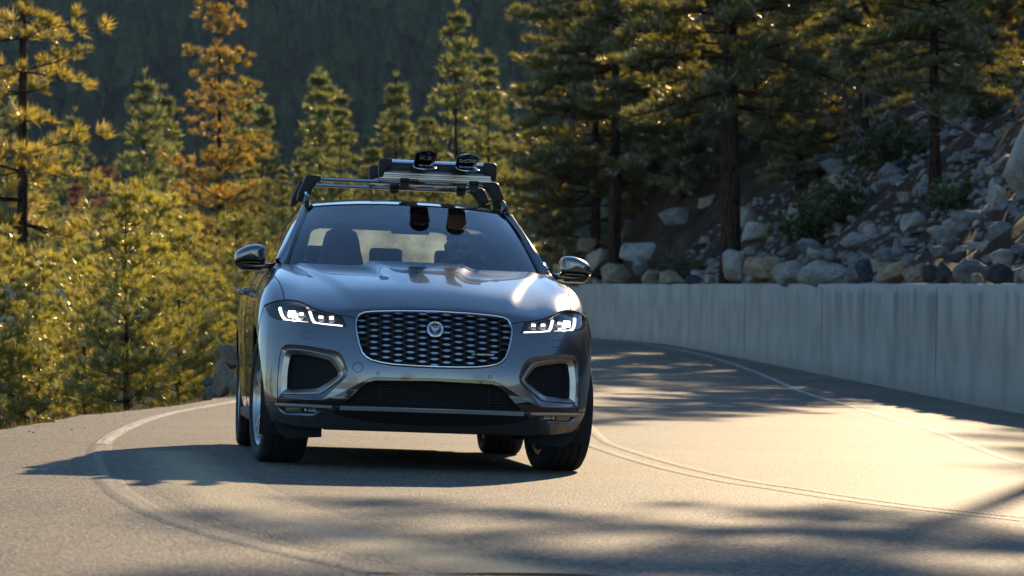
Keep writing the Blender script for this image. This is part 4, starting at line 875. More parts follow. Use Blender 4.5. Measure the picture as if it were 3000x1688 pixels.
chrome_i = uv_px([kI(x, y) for x, y in [(235,795),(238,650),(250,480),(272,360),(290,270),(320,235),(380,228),(520,240),(680,262),(800,285),(930,318),(985,350),(1020,400),(1070,470),(1108,540),(1095,575),(1020,640),(930,705),(800,778),(760,790),(700,796),(480,802),(330,808)]])
mask_px = [kB(x, y) for x, y in [(1390,672),(1150,668),(1000,664),(950,676),(900,704),(800,760),(700,805),(640,824),(560,822),(450,818),(332,812),(331,838),(450,848),(600,856),(750,862),(900,868),(1150,874),(1390,880)]]
k_uv = uv_px(mask_px); k_uv[0, 0] = 0; k_uv[-1, 0] = 0
lint_px = [kB(x, y) for x, y in [(1390,692),(1150,690),(1000,688),(960,700),(900,740),(780,852),(900,860),(1150,866),(1390,872)]]
li_uv = uv_px(lint_px); li_uv[0, 0] = 0; li_uv[-1, 0] = 0
hood_path = uv_px([kC(x, y) for x, y in [(2450,793),(2000,790),(1600,797),(1500,806),(1440,826),(1380,866),(1335,910)]])
hood_path[0, 0] = 0
seam1 = uv_px([kC(x, y) for x, y in [(1335,910),(1250,893),(1160,872)]])
shut = uv_px([kC(x, y) for x, y in [(352,662),(330,550),(300,470),(270,400),(215,330)]])
tow = uv_px([kC(x, y) for x, y in [(575,1098),(720,1108),(735,1140),(745,1208),(600,1195),(588,1170)]])
fogp = uv_px([kD(x, y) for x, y in [(150,205),(400,212),(900,232),(760,262),(720,290),(650,325),(500,318),(260,308),(215,280)]])
lipline = uv_px([kD(x, y) for x, y in [(0,130),(130,142),(500,160),(1030,190),(1800,212),(2350,232)]])
pod = uv_px([kD(x, y) for x, y in [(1030,190),(960,245),(830,370),(760,420)]])
circ0 = None
def circ_uv(uvc, rad_px=None): return None

def arch_uv(yc, zc, r, u0):
    out = []
    for a in np.linspace(-0.62, math.pi + 0.62, 49):
        y = yc - r * math.cos(a); z = zc + r * math.sin(a)
        if z < .2: continue
        out.append((y, z))
    # march along the arch, using the last solution as a start
    uvs = []; q = None
    for (y, z) in out:
        if q is None:
            best = None
            for uu in np.linspace(u0[0], u0[1], 40):
                for vv in np.linspace(0, 6, 30):
                    p_ = S(uu, vv); dd = (p_[1] - y) ** 2 + (p_[2] - z) ** 2
                    if best is None or dd < best[0]: best = (dd, uu, vv)
            q = (best[1], best[2])
        q = uv_3(lambda P: (P[1], P[2]), np.array([y, z]), *q)
        uvs.append(q.copy())
    return np.array(uvs)
arch_f = arch_uv(.0, .375, .425, (4.5, 10)); arch_r = arch_uv(2.874, .375, .425, (12, 15))
# close the arch outlines below the sill
def close_arch(A):
    return np.vstack([[A[0, 0], -.5], A, [A[-1, 0], -.5]])

# ---- constrained triangulation in (u,v)
SCU, SCV = 0.16, 0.12          # rough metres per unit, for well shaped triangles
def dens(poly, closed=True, step=0.011):
    P = np.asarray(poly, float); Q = []
    m = len(P)
    for i in range(m if closed else m - 1):
        a, b = P[i], P[(i + 1) % m]
        L = np.linalg.norm(S(a[0], max(a[1], 0)) - S(b[0], max(b[1], 0))); k = max(1, int(L / step))
        for j in range(k): Q.append(a + (b - a) * j / k)
    if not closed: Q.append(P[-1])
    return np.array(Q)
loops = {'grille': (dens(np.vstack([g_uv]), False), False), 'head': (dens(h_uv), True), 'intake': (dens(i_uv), True),
         'mask': (dens(k_uv, False), False), 'fog': (dens(fogp), True)}
lines = [dens(li_uv, False), dens(hood_path, False), dens(seam1, False), dens(np.vstack([shut, [[9.4, 8.2], [9.0, 9.0]]]), False), dens(lipline, False), dens(pod, False)]
lines.append(dens(np.array([[10.0, 0], [10.0, 9]]), False)); lines.append(dens(np.array([[11.7, 0], [11.7, 9]]), False)); lines.append(dens(np.array([[13.0, 0], [13.0, 9]]), False))
head_tip = h_uv[0]; bf_line = np.array([head_tip, [6.55, 4.6], [6.75, 3.9]]); lines.append(dens(bf_line, False))
VV = []; EE = []
def addline(Q, closed):
    b = len(VV); VV.extend([(q[0], q[1]) for q in Q]); k = len(Q)
    EE.extend([(b + i, b + (i + 1) % k) for i in range(k if closed else k - 1)])
for nm, (Q, c) in loops.items(): addline(Q, c)
for Q in lines: addline(Q, False)
for A in (arch_f, arch_r): addline(np.clip(close_arch(A), [0, 0], [99, 99]), False)
addline(np.stack([np.full(120, 0.0), np.linspace(0, 9, 120)], 1), False)
addline(np.stack([np.linspace(0, NU - 1, 300), np.zeros(300)], 1), False)
addline(np.stack([np.linspace(0, NU - 1, 300), np.full(300, 9.0)], 1), False)
addline(np.stack([np.full(60, NU - 1.0), np.linspace(0, 9, 60)], 1), False)
gu = np.concatenate([np.arange(0.07, 9.5, 0.085), np.arange(9.6, NU - 1, 0.16)])
for a in gu:
    for k, b in enumerate(np.arange(0.06, 9, 0.085 if a < 9.5 else 0.14)):
        VV.append((a, b))
sc = np.array([SCU, SCV])
vin = [Vector((a * SCU, b * SCV)) for a, b in VV]
ov, oe, of, _a, _b, _c = delaunay_2d_cdt(vin, EE, [], 0, 1e-6)
OV = np.array([(v.x / SCU, v.y / SCV) for v in ov]); OF = np.array([f for f in of if len(f) == 3])
cen = OV[OF].mean(1)
area = np.abs(np.cross((OV[OF[:, 1]] - OV[OF[:, 0]]), (OV[OF[:, 2]] - OV[OF[:, 0]])))
OF = OF[area > 1e-9]; cen = cen[area > 1e-9]
def isin(poly): return in_poly(cen[:, 0], cen[:, 1], poly)
R_grille = isin(np.vstack([g_uv, [[-.5, g_uv[-1, 1]], [-.5, g_uv[0, 1]]]]))
R_head = isin(h_uv); R_int = isin(i_uv)
R_mask = isin(np.vstack([k_uv, [[-.5, k_uv[-1, 1]], [-.5, k_uv[0, 1]]]]))
R_fog = isin(fogp)
R_arch = isin(close_arch(arch_f)) | isin(close_arch(arch_r))
topedge = h_uv[[5, 6, 7, 8, 9, 10, 11, 12, 13, 14, 15, 16, 17, 18]][::-1]
hoodpoly = np.vstack([hood_path, seam1, topedge, shut, [[9.4, 8.2], [9.0, 9.5], [-.5, 9.5], [-.5, hood_path[0, 1]]]])
R_hood = isin(hoodpoly)
cut = R_grille | R_head | R_int | R_mask | R_fog | R_arch
lowpoly = np.vstack([[[-.5, lipline[-1, 1]]], [[0, lipline[-1, 1]]], lipline[::-1], [[6.9, lipline[0, 1] + .02], [6.9, -1], [-.5, -1]]])
R_low = isin(lowpoly) & ~cut
podpoly = np.vstack([pod, [[pod[-1, 0], -.2], [8, -.2], [8, lipline[0, 1] + .05], lipline[0]], lipline[1:4]])
R_pod = R_low & isin(podpoly)
fpoly = np.vstack([bf_line, [[6.9, 3], [10, -1], [10, 9.5], [9.0, 9.5], [9.4, 8.2]], shut[::-1], h_uv[[5, 4, 3, 2, 1]]])
R_fend = isin(fpoly) & ~R_hood & (cen[:, 0] < 10)
R_d1 = (cen[:, 0] > 10) & (cen[:, 0] < 11.7); R_d2 = (cen[:, 0] > 11.7) & (cen[:, 0] < 13.0); R_q = cen[:, 0] > 13.0
base = ~(cut | R_hood | R_low)
SV = S(OV[:, 0], OV[:, 1]); SNV = SN(OV[:, 0], OV[:, 1])
# outward orientation
ref = SNV[np.argmin(np.abs(OV[:, 0] - 11) + np.abs(OV[:, 1] - 4))]
if ref[0] < 0: SNV = -SNV
def sub(mask_, off=0.0):
    Fs = OF[mask_]; ids, inv = np.unique(Fs, return_inverse=True)
    V = SV[ids] + SNV[ids] * off; Fn = inv.reshape(-1, 3)
    a, b, c = V[Fn[:, 0]], V[Fn[:, 1]], V[Fn[:, 2]]
    nn = np.cross(b - a, c - a); flip = (nn * SNV[ids][Fn[:, 0]]).sum(1) < 0
    Fn[flip] = Fn[flip][:, ::-1]
    return V, Fn
def both(V, Fn):
    V2 = V * np.array([-1, 1, 1]); F2 = Fn[:, ::-1] + len(V)
    return np.vstack([V, V2]), np.vstack([Fn, F2])
def weldbuild(name, V, Fn, m, parent, dist=2e-4, thick=0.0):
    me = mesh_np(name, V, Fn)
    bm = bmesh.new(); bm.from_mesh(me); bmesh.ops.remove_doubles(bm, verts=bm.verts, dist=dist)
    if thick > 0:
        # a folded return edge, so that the panel has a visible thickness
        bd = [e for e in bm.edges if e.is_boundary]
        r = bmesh.ops.extrude_edge_only(bm, edges=bd)
        vs_ = [g for g in r['geom'] if isinstance(g, bmesh.types.BMVert)]
        bm.normal_update()
        for v in vs_:
            nn = Vector((0, 0, 0))
            for e in v.link_edges:
                o_ = e.other_vert(v)
                if o_ not in set(vs_): nn = o_.normal; break
            v.co -= nn * thick
        for e in bd: e.smooth = False
    for f in bm.faces: f.smooth = True
    bm.to_mesh(me); bm.free(); me.update()
    return obj(name, me, m, parent)
hood_o = weldbuild('bonnet', *both(*sub(R_hood)), m_paint, car)
bump_o = weldbuild('front_bumper', *both(*sub(base & ~R_fend & (cen[:, 0] < 10))), m_paint, car)
low_o = weldbuild('lower_apron', *both(*sub(R_low & ~R_pod)), m_plastic, car)
for sgn in (1, -1):
    mm = np.array([sgn, 1, 1])
    def one(nm, mk, m=m_paint, off=0.0):
        V, Fn = sub(mk, off); V = V * mm
        if sgn < 0: Fn = Fn[:, ::-1]
        return weldbuild(nm, V, Fn, m, car)
    one('front_fender', base & R_fend)
    one('front_door', base & R_d1); one('rear_door', base & R_d2); one('rear_quarter', base & R_q)
    one('fog_lamp_pod', R_pod)

# ---- panel gaps: thin dark beads lying in the seams
def surf_path(uvp, off=0.0, sgn=1):
    uvp = np.asarray(uvp); P = S(uvp[:, 0], uvp[:, 1]); nn = SN(uvp[:, 0], uvp[:, 1])
    if SN(np.array(11.), np.array(4.))[0] < 0: nn = -nn
    return (P + nn * off) * np.array([sgn, 1, 1])
tp = uv_px([kH(x, y) for x, y in [(45,310),(110,275),(200,240),(300,208),(420,182),(550,166),(680,166),(800,180),(900,206),(1000,242),(1100,290),(1200,340),(1300,388),(1400,430),(1500,462),(1600,488),(1720,513),(1850,538),(2000,572)]])
for sgn in (1, -1):
    for Q in (np.vstack([shut, [[9.4, 8.2]]]), seam1, np.array([[10., .05], [10., 9]]), np.array([[11.7, .05], [11.7, 9]]), bf_line, lipline[:3]):
        MB().tube(surf_path(dens(Q, False, .02), -.0012, sgn), .0034, 6).build('panel_gap', m_dkgap, car)
    MB().tube(surf_path(tp, -.002, sgn), .0065, 6).build('panel_gap', m_dkgap, car)
    MB().tube(surf_path(dens(tow, True, .01), -.0016, sgn), .0022, 5, closed=True).build('washer_cover', m_dkgap, car)
# sensors and the round tow cover
for (cx_, cy_, r_, both_) in [(kB(1024, 640)[0], kB(1024, 640)[1], .0095, True), (kB(883, 599)[0], kB(883, 599)[1], .028, False)]:
    q = uv_px([(cx_, cy_)])[0]; P = S(*q); N = SN(q[0], q[1]); N = N if N[1] < 0 else -N
    for sgn in ((1, -1) if both_ else (-1,)):
        N_ = Vector(N * np.array([sgn, 1, 1])); C_ = Vector(P * np.array([sgn, 1, 1])); a = N_.cross(Vector((0, 0, 1))).normalized(); b = N_.cross(a)
        MB().tube([C_ + N_ * .0005 + (a * math.cos(t) + b * math.sin(t)) * r_ for t in np.linspace(0, 2 * math.pi, 24, endpoint=False)], .0016, 5, closed=True).build('parking_sensor' if both_ else 'tow_cover', m_dkgap, car)
# ---- grille
_sg = 1.0 if SN(np.array(0.5), np.array(3.0))[1] < 0 else -1.0
def PN(q, sgn=1, off=0.0):
    q = np.asarray(q, float); P = S(q[..., 0], q[..., 1]); N = SN(q[..., 0], q[..., 1]) * _sg
    return (P + N * off) * np.array([sgn, 1, 1])
grille = empty('grille', parent=car)
gl_half = dens(g_uv, False, .02)
def ring(off, shrink=0.0):
    L = PN(gl_half, 1, off); R = PN(gl_half, -1, off)[::-1][1:-1]; P = np.vstack([L, R])
    if shrink:
        c = np.array([0, P[:, 1].mean(), (P[:, 2].max() + P[:, 2].min()) / 2])
        nx = np.roll(P, -1, 0) - np.roll(P, 1, 0); nx /= np.linalg.norm(nx, axis=1, keepdims=True)
        nr = np.cross(nx, [0, 1, 0]); nr /= np.linalg.norm(nr, axis=1, keepdims=True)
        s_ = np.sign(((c - P) * nr).sum(1)).mean(); P = P + nr * (shrink if s_ > 0 else -shrink)
    return P
r0 = ring(-.003); r1 = ring(.004, .004); r2 = ring(.005, .013); r3 = ring(-.012, .018); r4 = ring(-.035, .019)
mb = MB(); rows = [r1, (r1 + r2) / 2 + np.array([0, -.0015, 0]), r2, (r2 + r3) / 2, r3]
mb.loft([list(map(tuple, np.vstack([r, r[:1]]))) for r in rows]).build('surround', m_chrome, grille)
MB().loft([list(map(tuple, np.vstack([r, r[:1]]))) for r in (ring(-.002, -.005), ring(-.004, .002), ring(-.02, .004))]).build('gasket', m_dkgap, grille)
MB().loft([list(map(tuple, np.vstack([r, r[:1]]))) for r in (r3, r4)]).build('inner_wall', m_gloss, grille)
bk = ring(-.05, .016); mb = MB(); cpt = bk.mean(0)
mb.add([cpt] + list(bk), [(0, 1 + i, 1 + (i + 1) % len(bk)) for i in range(len(bk))]).build('backing', m_under, grille)
# lozenges on the grille face
ringxz = ring(0, .026)[:, [0, 2]]
ringxz2 = ring(0, .012)[:, [0, 2]]
def front_y(x, z):
    q = uv_3(lambda P: (P[0], P[2]), np.array([abs(x), z]), min(2.2, abs(x) / .21), 4.0); return S(*q)[1], q
DX, DZ = .0683, .0337
loz_mesh = None; cells = []
for k in range(-7, 8):
    for r_ in range(-1, 11):
        x = k * DX; z = (.871 if k % 2 == 0 else .888) - r_ * DZ
        if in_poly(np.array([x]), np.array([z]), ringxz2)[0]: cells.append((x, z))
lm = MB(); hw, hh = .0235, .0066
lp = [(-hw, 0), (-hw * .55, hh * .75), (0, hh), (hw * .55, hh * .75), (hw, 0), (hw * .55, -hh * .75), (0, -hh), (-hw * .55, -hh * .75)]
lm.prism([(a, 0, b) for a, b in lp], (0, -.004, 0), (0, .006, 0))
lme = bpy.data.meshes.new('lozenge'); lme.from_pydata(lm.v, [], lm.f); lme.update(); lme.materials.append(m_loz)
yv = {}
for (x, z) in cells:
    yy, q = front_y(x, z); yv[(round(x, 4), round(z, 4))] = yy
    if in_poly(np.array([x - hw, x + hw, x, x]), np.array([z, z, z - hh, z + hh]), ringxz2).all() and (x * x + ((z - .793) ** 2)) > .044 ** 2:
        o = bpy.data.objects.new('lozenge', lme); o.location = (x, yy + .016, z); link(o, grille)
        e = .01; y2, _ = front_y(x + e, z); y1, _ = front_y(x, z + e)
        o.rotation_euler = (math.atan2(-(y1 - yy), e) * -1 * -1, 0, math.atan2(y2 - yy, e))
mb = MB()
for (x, z) in cells:
    yy = yv[(round(x, 4), round(z, 4))] + .022
    for dz in (-.5, .5):
        x2 = x + DX; z2 = z + dz * DZ
        if in_poly(np.array([x2]), np.array([z2]), ringxz2)[0]:
            y2 = front_y(x2, z2)[0] + .022
            a = np.array([x + hw * .9, yy, z]); b = np.array([x2 - hw * .9, y2, z2])
            mb.tube([a, b], .0028, 4, cap=False, flat=(1, 2.2))
    mb.box((x, yy + .004, z), (hw * 1.1, .008, hh * .9))
mb.build('lattice', m_plastic, grille)
# emblem: ring, red field, cat's face, lettering round the rim
ec = at_y(*kG(1287, 382), -.80); ec[0] = 0.0
ey, q = front_y(0.0001, ec[2]); N = PN(q, 1, 1) - PN(q, 1, 0)
emblem = empty('emblem', (0, ey - .004, ec[2]), grille); emblem.rotation_euler = (math.atan2(N[2], -N[1]) * -1, 0, 0)
def disc(r, y0, y1, n=40): return MB().prism([(r * math.cos(t), 0, r * math.sin(t)) for t in np.linspace(0, 2 * math.pi, n, endpoint=False)], (0, y0, 0), (0, y1, 0))
disc(.0475, -.002, .03).build('base', m_chrome, emblem, bevel=.003)
MB().tube([(.0445 * math.cos(t), -.004, .0445 * math.sin(t)) for t in np.linspace(0, 2 * math.pi, 40, endpoint=False)], .0035, 8, closed=True).build('rim', m_chrome, emblem)
disc(.033, -.004, 0).build('field', m_red, emblem)
cat_ = [(-.026, .020), (-.020, .0235), (-.014, .0205), (-.006, .0225), (0, .0215), (.006, .0225), (.014, .0205), (.020, .0235), (.026, .020), (.0225, .011), (.0205, .002), (.016, -.006), (.012, -.013), (.010, -.022), (.005, -.029), (0, -.030), (-.005, -.029), (-.010, -.022), (-.012, -.013), (-.016, -.006), (-.0205, .002), (-.0225, .011)]
mb = MB(); nC = len(cat_)
mb.add([(0, -.016, -.004)] + [(a * .55, -.013, b * .55 - .001) for a, b in cat_] + [(a, -.004, b) for a, b in cat_], [(0, 1 + i, 1 + (i + 1) % nC) for i in range(nC)] + [(1 + i, 1 + nC + i, 1 + nC + (i + 1) % nC, 1 + (i + 1) % nC) for i in range(nC)])
mb.build('cat_face', m_chrome, emblem, smooth=False)
mb = MB()
for sx in (-1, 1):
    mb.box((sx * .0085, -.0135, .006), (.0042, .002, .0014), Matrix.Rotation(sx * -.35, 3, 'Y')); mb.box((sx * .004, -.0155, -.016), (.0028, .002, .0016), Matrix.Rotation(sx * .5, 3, 'Y'))
    mb.box((sx * .004, -.015, .013), (.001, .002, .004), Matrix.Rotation(sx * .3, 3, 'Y'))
mb.box((0, -.0165, -.009), (.0045, .002, .0018)); mb.build('cat_features', m_dkletter, emblem)
def text_mesh(txt, size, depth):
    cu = bpy.data.curves.new('lettering', 'FONT'); cu.body = txt; cu.size = size; cu.extrude = depth; cu.align_x = 'CENTER'; cu.align_y = 'CENTER'; cu.resolution_u = 3
    o = bpy.data.objects.new('lettering_tmp', cu); COL.objects.link(o)
    dg = bpy.context.evaluated_depsgraph_get(); me = bpy.data.meshes.new_from_object(o.evaluated_get(dg))
    bpy.data.objects.remove(o); bpy.data.curves.remove(cu); return me
for i, ch in enumerate('JAGUAR'):
    me = text_mesh(ch, .0135, .0008); t = math.radians(90 + 52 - i * 104 / 5)
    o = obj('letter', me, m_dkletter, emblem, (.0395 * math.cos(t), -.0062, .0395 * math.sin(t))); o.rotation_euler = Matrix.Rotation(-(t - math.pi / 2), 3, 'Y').to_euler()
    o.rotation_euler = (Matrix.Rotation(-(t - math.pi / 2), 3, 'Y') @ Matrix.Rotation(math.pi / 2, 3, 'X')).to_euler()
# trim badge in the lower corner of the grille
bc = at_y(*kG(1985, 752), -.80); by, q = front_y(bc[0], bc[2]); y2, _ = front_y(bc[0] + .02, bc[2])
badge = empty('trim_badge', (bc[0], by - .002, bc[2]), grille); badge.rotation_euler = (0, 0, math.atan2(y2 - by, .02))
bw = .061
MB().prism([(-.036, 0, -.0045), (bw, 0, -.0045), (bw + .004, 0, .0045), (-.036, 0, .0045)], (0, -.002, 0), (0, .014, 0)).build('plate', m_silver, badge)
disc_ = MB().prism([(.0105 * math.cos(t) - .053, 0, .0105 * math.sin(t)) for t in np.linspace(0, 2 * math.pi, 20, endpoint=False)], (0, -.003, 0), (0, .014, 0)); disc_.build('roundel', m_green, badge)
MB().prism([(.0106 * math.cos(t) - .0535, 0, .0106 * math.sin(t)) for t in np.linspace(math.pi * .55, math.pi * 1.2, 10)], (0, -.0042, 0), (0, .0, 0)).build('roundel_stripe', m_badgeR, badge)
o = obj('letter', text_mesh('R', .019, .0012), m_dkletter, badge, (-.0285, -.0036, 0)); o.rotation_euler = (math.pi / 2, 0, 0)
o = obj('lettering', text_mesh('DYNAMIC', .0118, .001), m_dkletter, badge, (.022, -.0034, 0)); o.rotation_euler = (math.pi / 2, 0, 0); o.scale = (1.45, 1, 1)

# ---- headlamps
def region_tri(poly_uv, step=.02):
    """triangulated sheet inside a uv outline"""
    P = dens(poly_uv, True, step); n0 = len(P)
    lo, hi = P.min(0), P.max(0); pts = [tuple(p_) for p_ in P]
    gx, gy = np.meshgrid(np.arange(lo[0], hi[0], .1), np.arange(lo[1], hi[1], .1)); g_ = np.stack([gx.ravel(), gy.ravel()], 1)
    g_ = g_[in_poly(g_[:, 0], g_[:, 1], P)]; pts += [tuple(a) for a in g_]
    r = delaunay_2d_cdt([Vector((a * SCU, b * SCV)) for a, b in pts], [(i, (i + 1) % n0) for i in range(n0)], [], 0, 1e-6)
    V = np.array([(v.x / SCU, v.y / SCV) for v in r[0]]); Fn = np.array(r[2]); c = V[Fn].mean(1)
    Fn = Fn[in_poly(c[:, 0], c[:, 1], P)]
    a = V[Fn[:, 0]]; b = V[Fn[:, 1]]; c2 = V[Fn[:, 2]]
    return V, Fn
def shrink_uv(P, d):
    P = np.asarray(P, float); s_ = np.array([SCU, SCV]); Q = P * s_
    t = np.roll(Q, -1, 0) - np.roll(Q, 1, 0); t /= (np.linalg.norm(t, axis=1, keepdims=True) + 1e-12); nr = np.stack([-t[:, 1], t[:, 0]], 1)
    ar = 0.5 * np.sum(Q[:, 0] * np.roll(Q[:, 1], -1) - np.roll(Q[:, 0], -1) * Q[:, 1])
    return (Q + nr * (d if ar > 0 else -d)) / s_
hV, hF = region_tri(h_uv)
hs = dens(h_uv, True, .02)
def strip_uv(path_px, w0, w1, off, thick):
    """a ribbon on the lamp floor along traced pixels"""
    q = catmull(uv_px(path_px), 30); P = PN(q, 1, off); N = PN(q, 1, off + 1) - P
    t = np.gradient(P, axis=0); t /= np.linalg.norm(t, axis=1, keepdims=True); s_ = np.cross(N, t)
    w = np.linspace(w0, w1, len(P))[:, None]
    return [P - s_ * w, P + s_ * w, P + s_ * w * .8 + N * thick, P - s_ * w * .8 + N * thick]
drl_a = [kH(x, y) for x, y in [(370,315),(385,400),(415,490),(455,570),(520,628),(620,655),(760,670),(900,683),(1105,708)]]
drl_b = [kH(x, y) for x, y in [(1140,410),(1160,480),(1195,570),(1235,650),(1290,700),(1400,725),(1600,748),(1800,765),(1985,785)]]
mods = [(kH(670, 475), .021, .0165, True), (kH(918, 475), .019, .0075, False), (kH(1435, 550), .019, .0075, False), (kH(1705, 570), .019, .0075, False)]
refl = [(kH(922, 550), .019, .0075), (kH(1445, 625), .019, .0085), (kH(1712, 645), .019, .0085)]
for sgn in (1, -1):
    hl = empty('headlamp', parent=car)
    fl_ = (lambda Fn: Fn) if sgn > 0 else (lambda Fn: Fn[:, ::-1])
    obj('lens', mesh_np('lens', PN(hV, sgn, .0), fl_(hF)), m_lens, hl)
    obj('housing', mesh_np('housing', PN(hV, sgn, -.034), fl_(hF)), m_house, hl)
    MB().loft([list(map(tuple, np.vstack([r, r[:1]]))) for r in (PN(hs, sgn, -.001), PN(shrink_uv(hs, .004), sgn, -.002), PN(shrink_uv(hs, .006), sgn, -.035))]).build('bezel', m_gloss, hl)
    for pth, w0, w1 in ((drl_a, .0085, .0048), (drl_b, .0075, .0048)):
        a, b, c, d = [x_ * np.array([sgn, 1, 1]) for x_ in strip_uv(pth, w0, w1, -.022, .008)]
        MB().loft([list(map(tuple, r)) for r in zip(a, b, c, d)], closed=True, caps=True).build('light_blade', m_drl, hl)
        a, b, c, d = [x_ * np.array([sgn, 1, 1]) for x_ in strip_uv(pth, w0 + .004, w1 + .003, -.030, .006)]
        MB().loft([list(map(tuple, r)) for r in zip(a, b, c, d)], closed=True, caps=True).build('blade_bezel', m_lens2, hl)
    for (pp, hw_, hh_, big) in mods:
        q = uv_px([pp])[0]; C_ = PN(q, sgn, -.020); MB().box(C_, (hw_ * .62 if not big else hw_, .006, hh_), Matrix.Rotation(sgn * .55, 3, 'Z')).build('led_module', m_beam if big else m_beam2, hl, bevel=.002)
        MB().box(C_ + np.array([0, .012, -.004]), (hw_ * .8 if not big else hw_ * 1.15, .006, hh_ + .010), Matrix.Rotation(sgn * .55, 3, 'Z')).build('module_frame', m_gloss, hl)
    for (pp, hw_, hh_) in refl:
        q = uv_px([pp])[0]; C_ = PN(q, sgn, -.021); MB().box(C_, (hw_ * .62, .006, hh_), Matrix.Rotation(sgn * .55, 3, 'Z') @ Matrix.Rotation(-.4, 3, 'X')).build('reflector', m_lens2, hl)

# ---- side air intakes with bright frames
def rs(uvp, n=72): return resample(uvp, n, True)
def closed_rows(rows): return [list(map(tuple, np.vstack([r, r[:1]]))) for r in rows]
ia = rs(dens(i_uv)); ca_ = rs(dens(chrome_o)); ci_ = rs(dens(chrome_i))
def align(A, B):
    best = min(range(len(B)), key=lambda s_: np.sum((A - np.roll(B, s_, 0)) ** 2)); return np.roll(B, best, 0)
ca_ = align(ia, ca_); ci_ = align(ca_, ci_)
for sgn in (1, -1):
    it = empty('air_intake', parent=car)
    o0 = PN(ia, sgn, 0); mid = PN((ia * .45 + ca_ * .55), sgn, -.014); o1 = PN(ca_, sgn, -.020)
    MB().loft(closed_rows([o0, o0 * .7 + mid * .3 + np.array([0, .004, 0]), mid, o1])).build('recess', m_paint, it)
    f0 = PN(ca_, sgn, -.021); f1 = PN(ca_ * .93 + ci_ * .07, sgn, -.013); f2 = PN(ca_ * .82 + ci_ * .18, sgn, -.013); f3 = PN(ci_, sgn, -.042); f4 = PN(ci_, sgn, -.075)
    MB().loft(closed_rows([f0, f1, f2, f3])).build('bright_frame', m_frame, it)
    MB().loft(closed_rows([f3, f4])).build('duct_wall', m_plastic, it)
    cpt = f4.mean(0); MB().add([cpt] + list(f4), [(0, 1 + i, 1 + (i + 1) % len(f4)) for i in range(len(f4))]).build('duct_back', m_under, it)
    # honeycomb of thin bars
    V3 = PN(ci_, sgn, -.05); xs = V3[:, 0]; zs = V3[:, 2]; pol = np.stack([xs, zs], 1)
    A_ = np.c_[xs, zs, np.ones(len(xs))]; co_, *_ = np.linalg.lstsq(A_, V3[:, 1], rcond=None)
    mb = MB(); yy = lambda x_, z_: co_[0] * x_ + co_[1] * z_ + co_[2]
    for row, z_ in enumerate(np.arange(zs.min(), zs.max(), .0115)):
        xx = np.arange(xs.min(), xs.max(), .008); ok = in_poly(xx, np.full_like(xx, z_), pol); run = []
        for x_, k_ in zip(xx, ok):
            if k_: run.append((x_, yy(x_, z_), z_ + .0035 * math.sin(x_ * 200 + row * math.pi)))
        if len(run) > 2: mb.tube(run, .0013, 4, cap=False)
    mb.build('mesh_grid', m_plastic, it)

# ---- gloss black mask and centre intake
mk_half = dens(k_uv, False, .02); li_half = dens(li_uv, False, .02)
Vm, Fm = sub(R_mask & ~isin(np.vstack([li_uv, [[-.5, li_uv[-1, 1]], [-.5, li_uv[0, 1]]]])), -.004)
weldbuild('bumper_mask', *both(Vm, Fm), m_gloss, car)
L_ = PN(li_half, 1, -.003); R_ = PN(li_half, -1, -.003)[::-1][1:-1]; lr = np.vstack([L_, R_]); lr2 = lr + np.array([0, .07, 0]); lr2[:, 2] = lr2[:, 2] * .96 + .017; 
ci = empty('centre_intake', parent=car)
MB().loft(closed_rows([lr, lr2])).build('duct_wall', m_gloss, ci)
cpt = lr2.mean(0); MB().add([cpt] + list(lr2), [(0, 1 + i, 1 + (i + 1) % len(lr2)) for i in range(len(lr2))]).build('duct_back', m_under, ci)
for j, z_ in enumerate(np.linspace(.38, .505, 9)):
    hwid = .50 - (z_ - .36) / .15 * .16
    pts = [(x_, -.825 + abs(x_) ** 2.2 * .18, z_) for x_ in np.linspace(-hwid, hwid, 25)]
    MB().tube(pts, .0025, 5).build('slat', m_plastic, ci)
for x_ in (-.30, .32):
    MB().tube([(x_, -.785, .375), (x_, -.785, .50)], .004, 5).build('strut', m_plastic, ci)
# satin lip under the intake
lp_half = lipline[2:].copy(); lp_half = np.vstack([lp_half[1:], [[0, lp_half[-1, 1]]]])
A_ = dens(lp_half, False, .02); B_ = A_.copy(); B_[:, 1] -= .17
rowsA = [np.vstack([PN(Q, 1, o_), PN(Q, -1, o_)[::-1][1:]]) for Q, o_ in ((A_, -.002), (A_ * .97 + B_ * .03, .008), (A_ * .1 + B_ * .9, .008), (B_, -.002))]
MB().loft([list(map(tuple, r)) for r in rowsA]).build('bumper_lip', m_silver, car)
for sgn in (1, -1):      # light bevel along the top of each fog lamp pod
    A2 = dens(lipline[1:4], False, .02); A2 = A2[:-2]; B2_ = A2.copy(); B2_[:, 1] -= .13
    MB().loft([list(map(tuple, PN(Q, sgn, o_))) for Q, o_ in ((A2, -.001), (A2 * .97 + B2_ * .03, .005), (A2 * .1 + B2_ * .9, .005), (B2_, -.001))]).build('pod_bevel', m_silver, car)
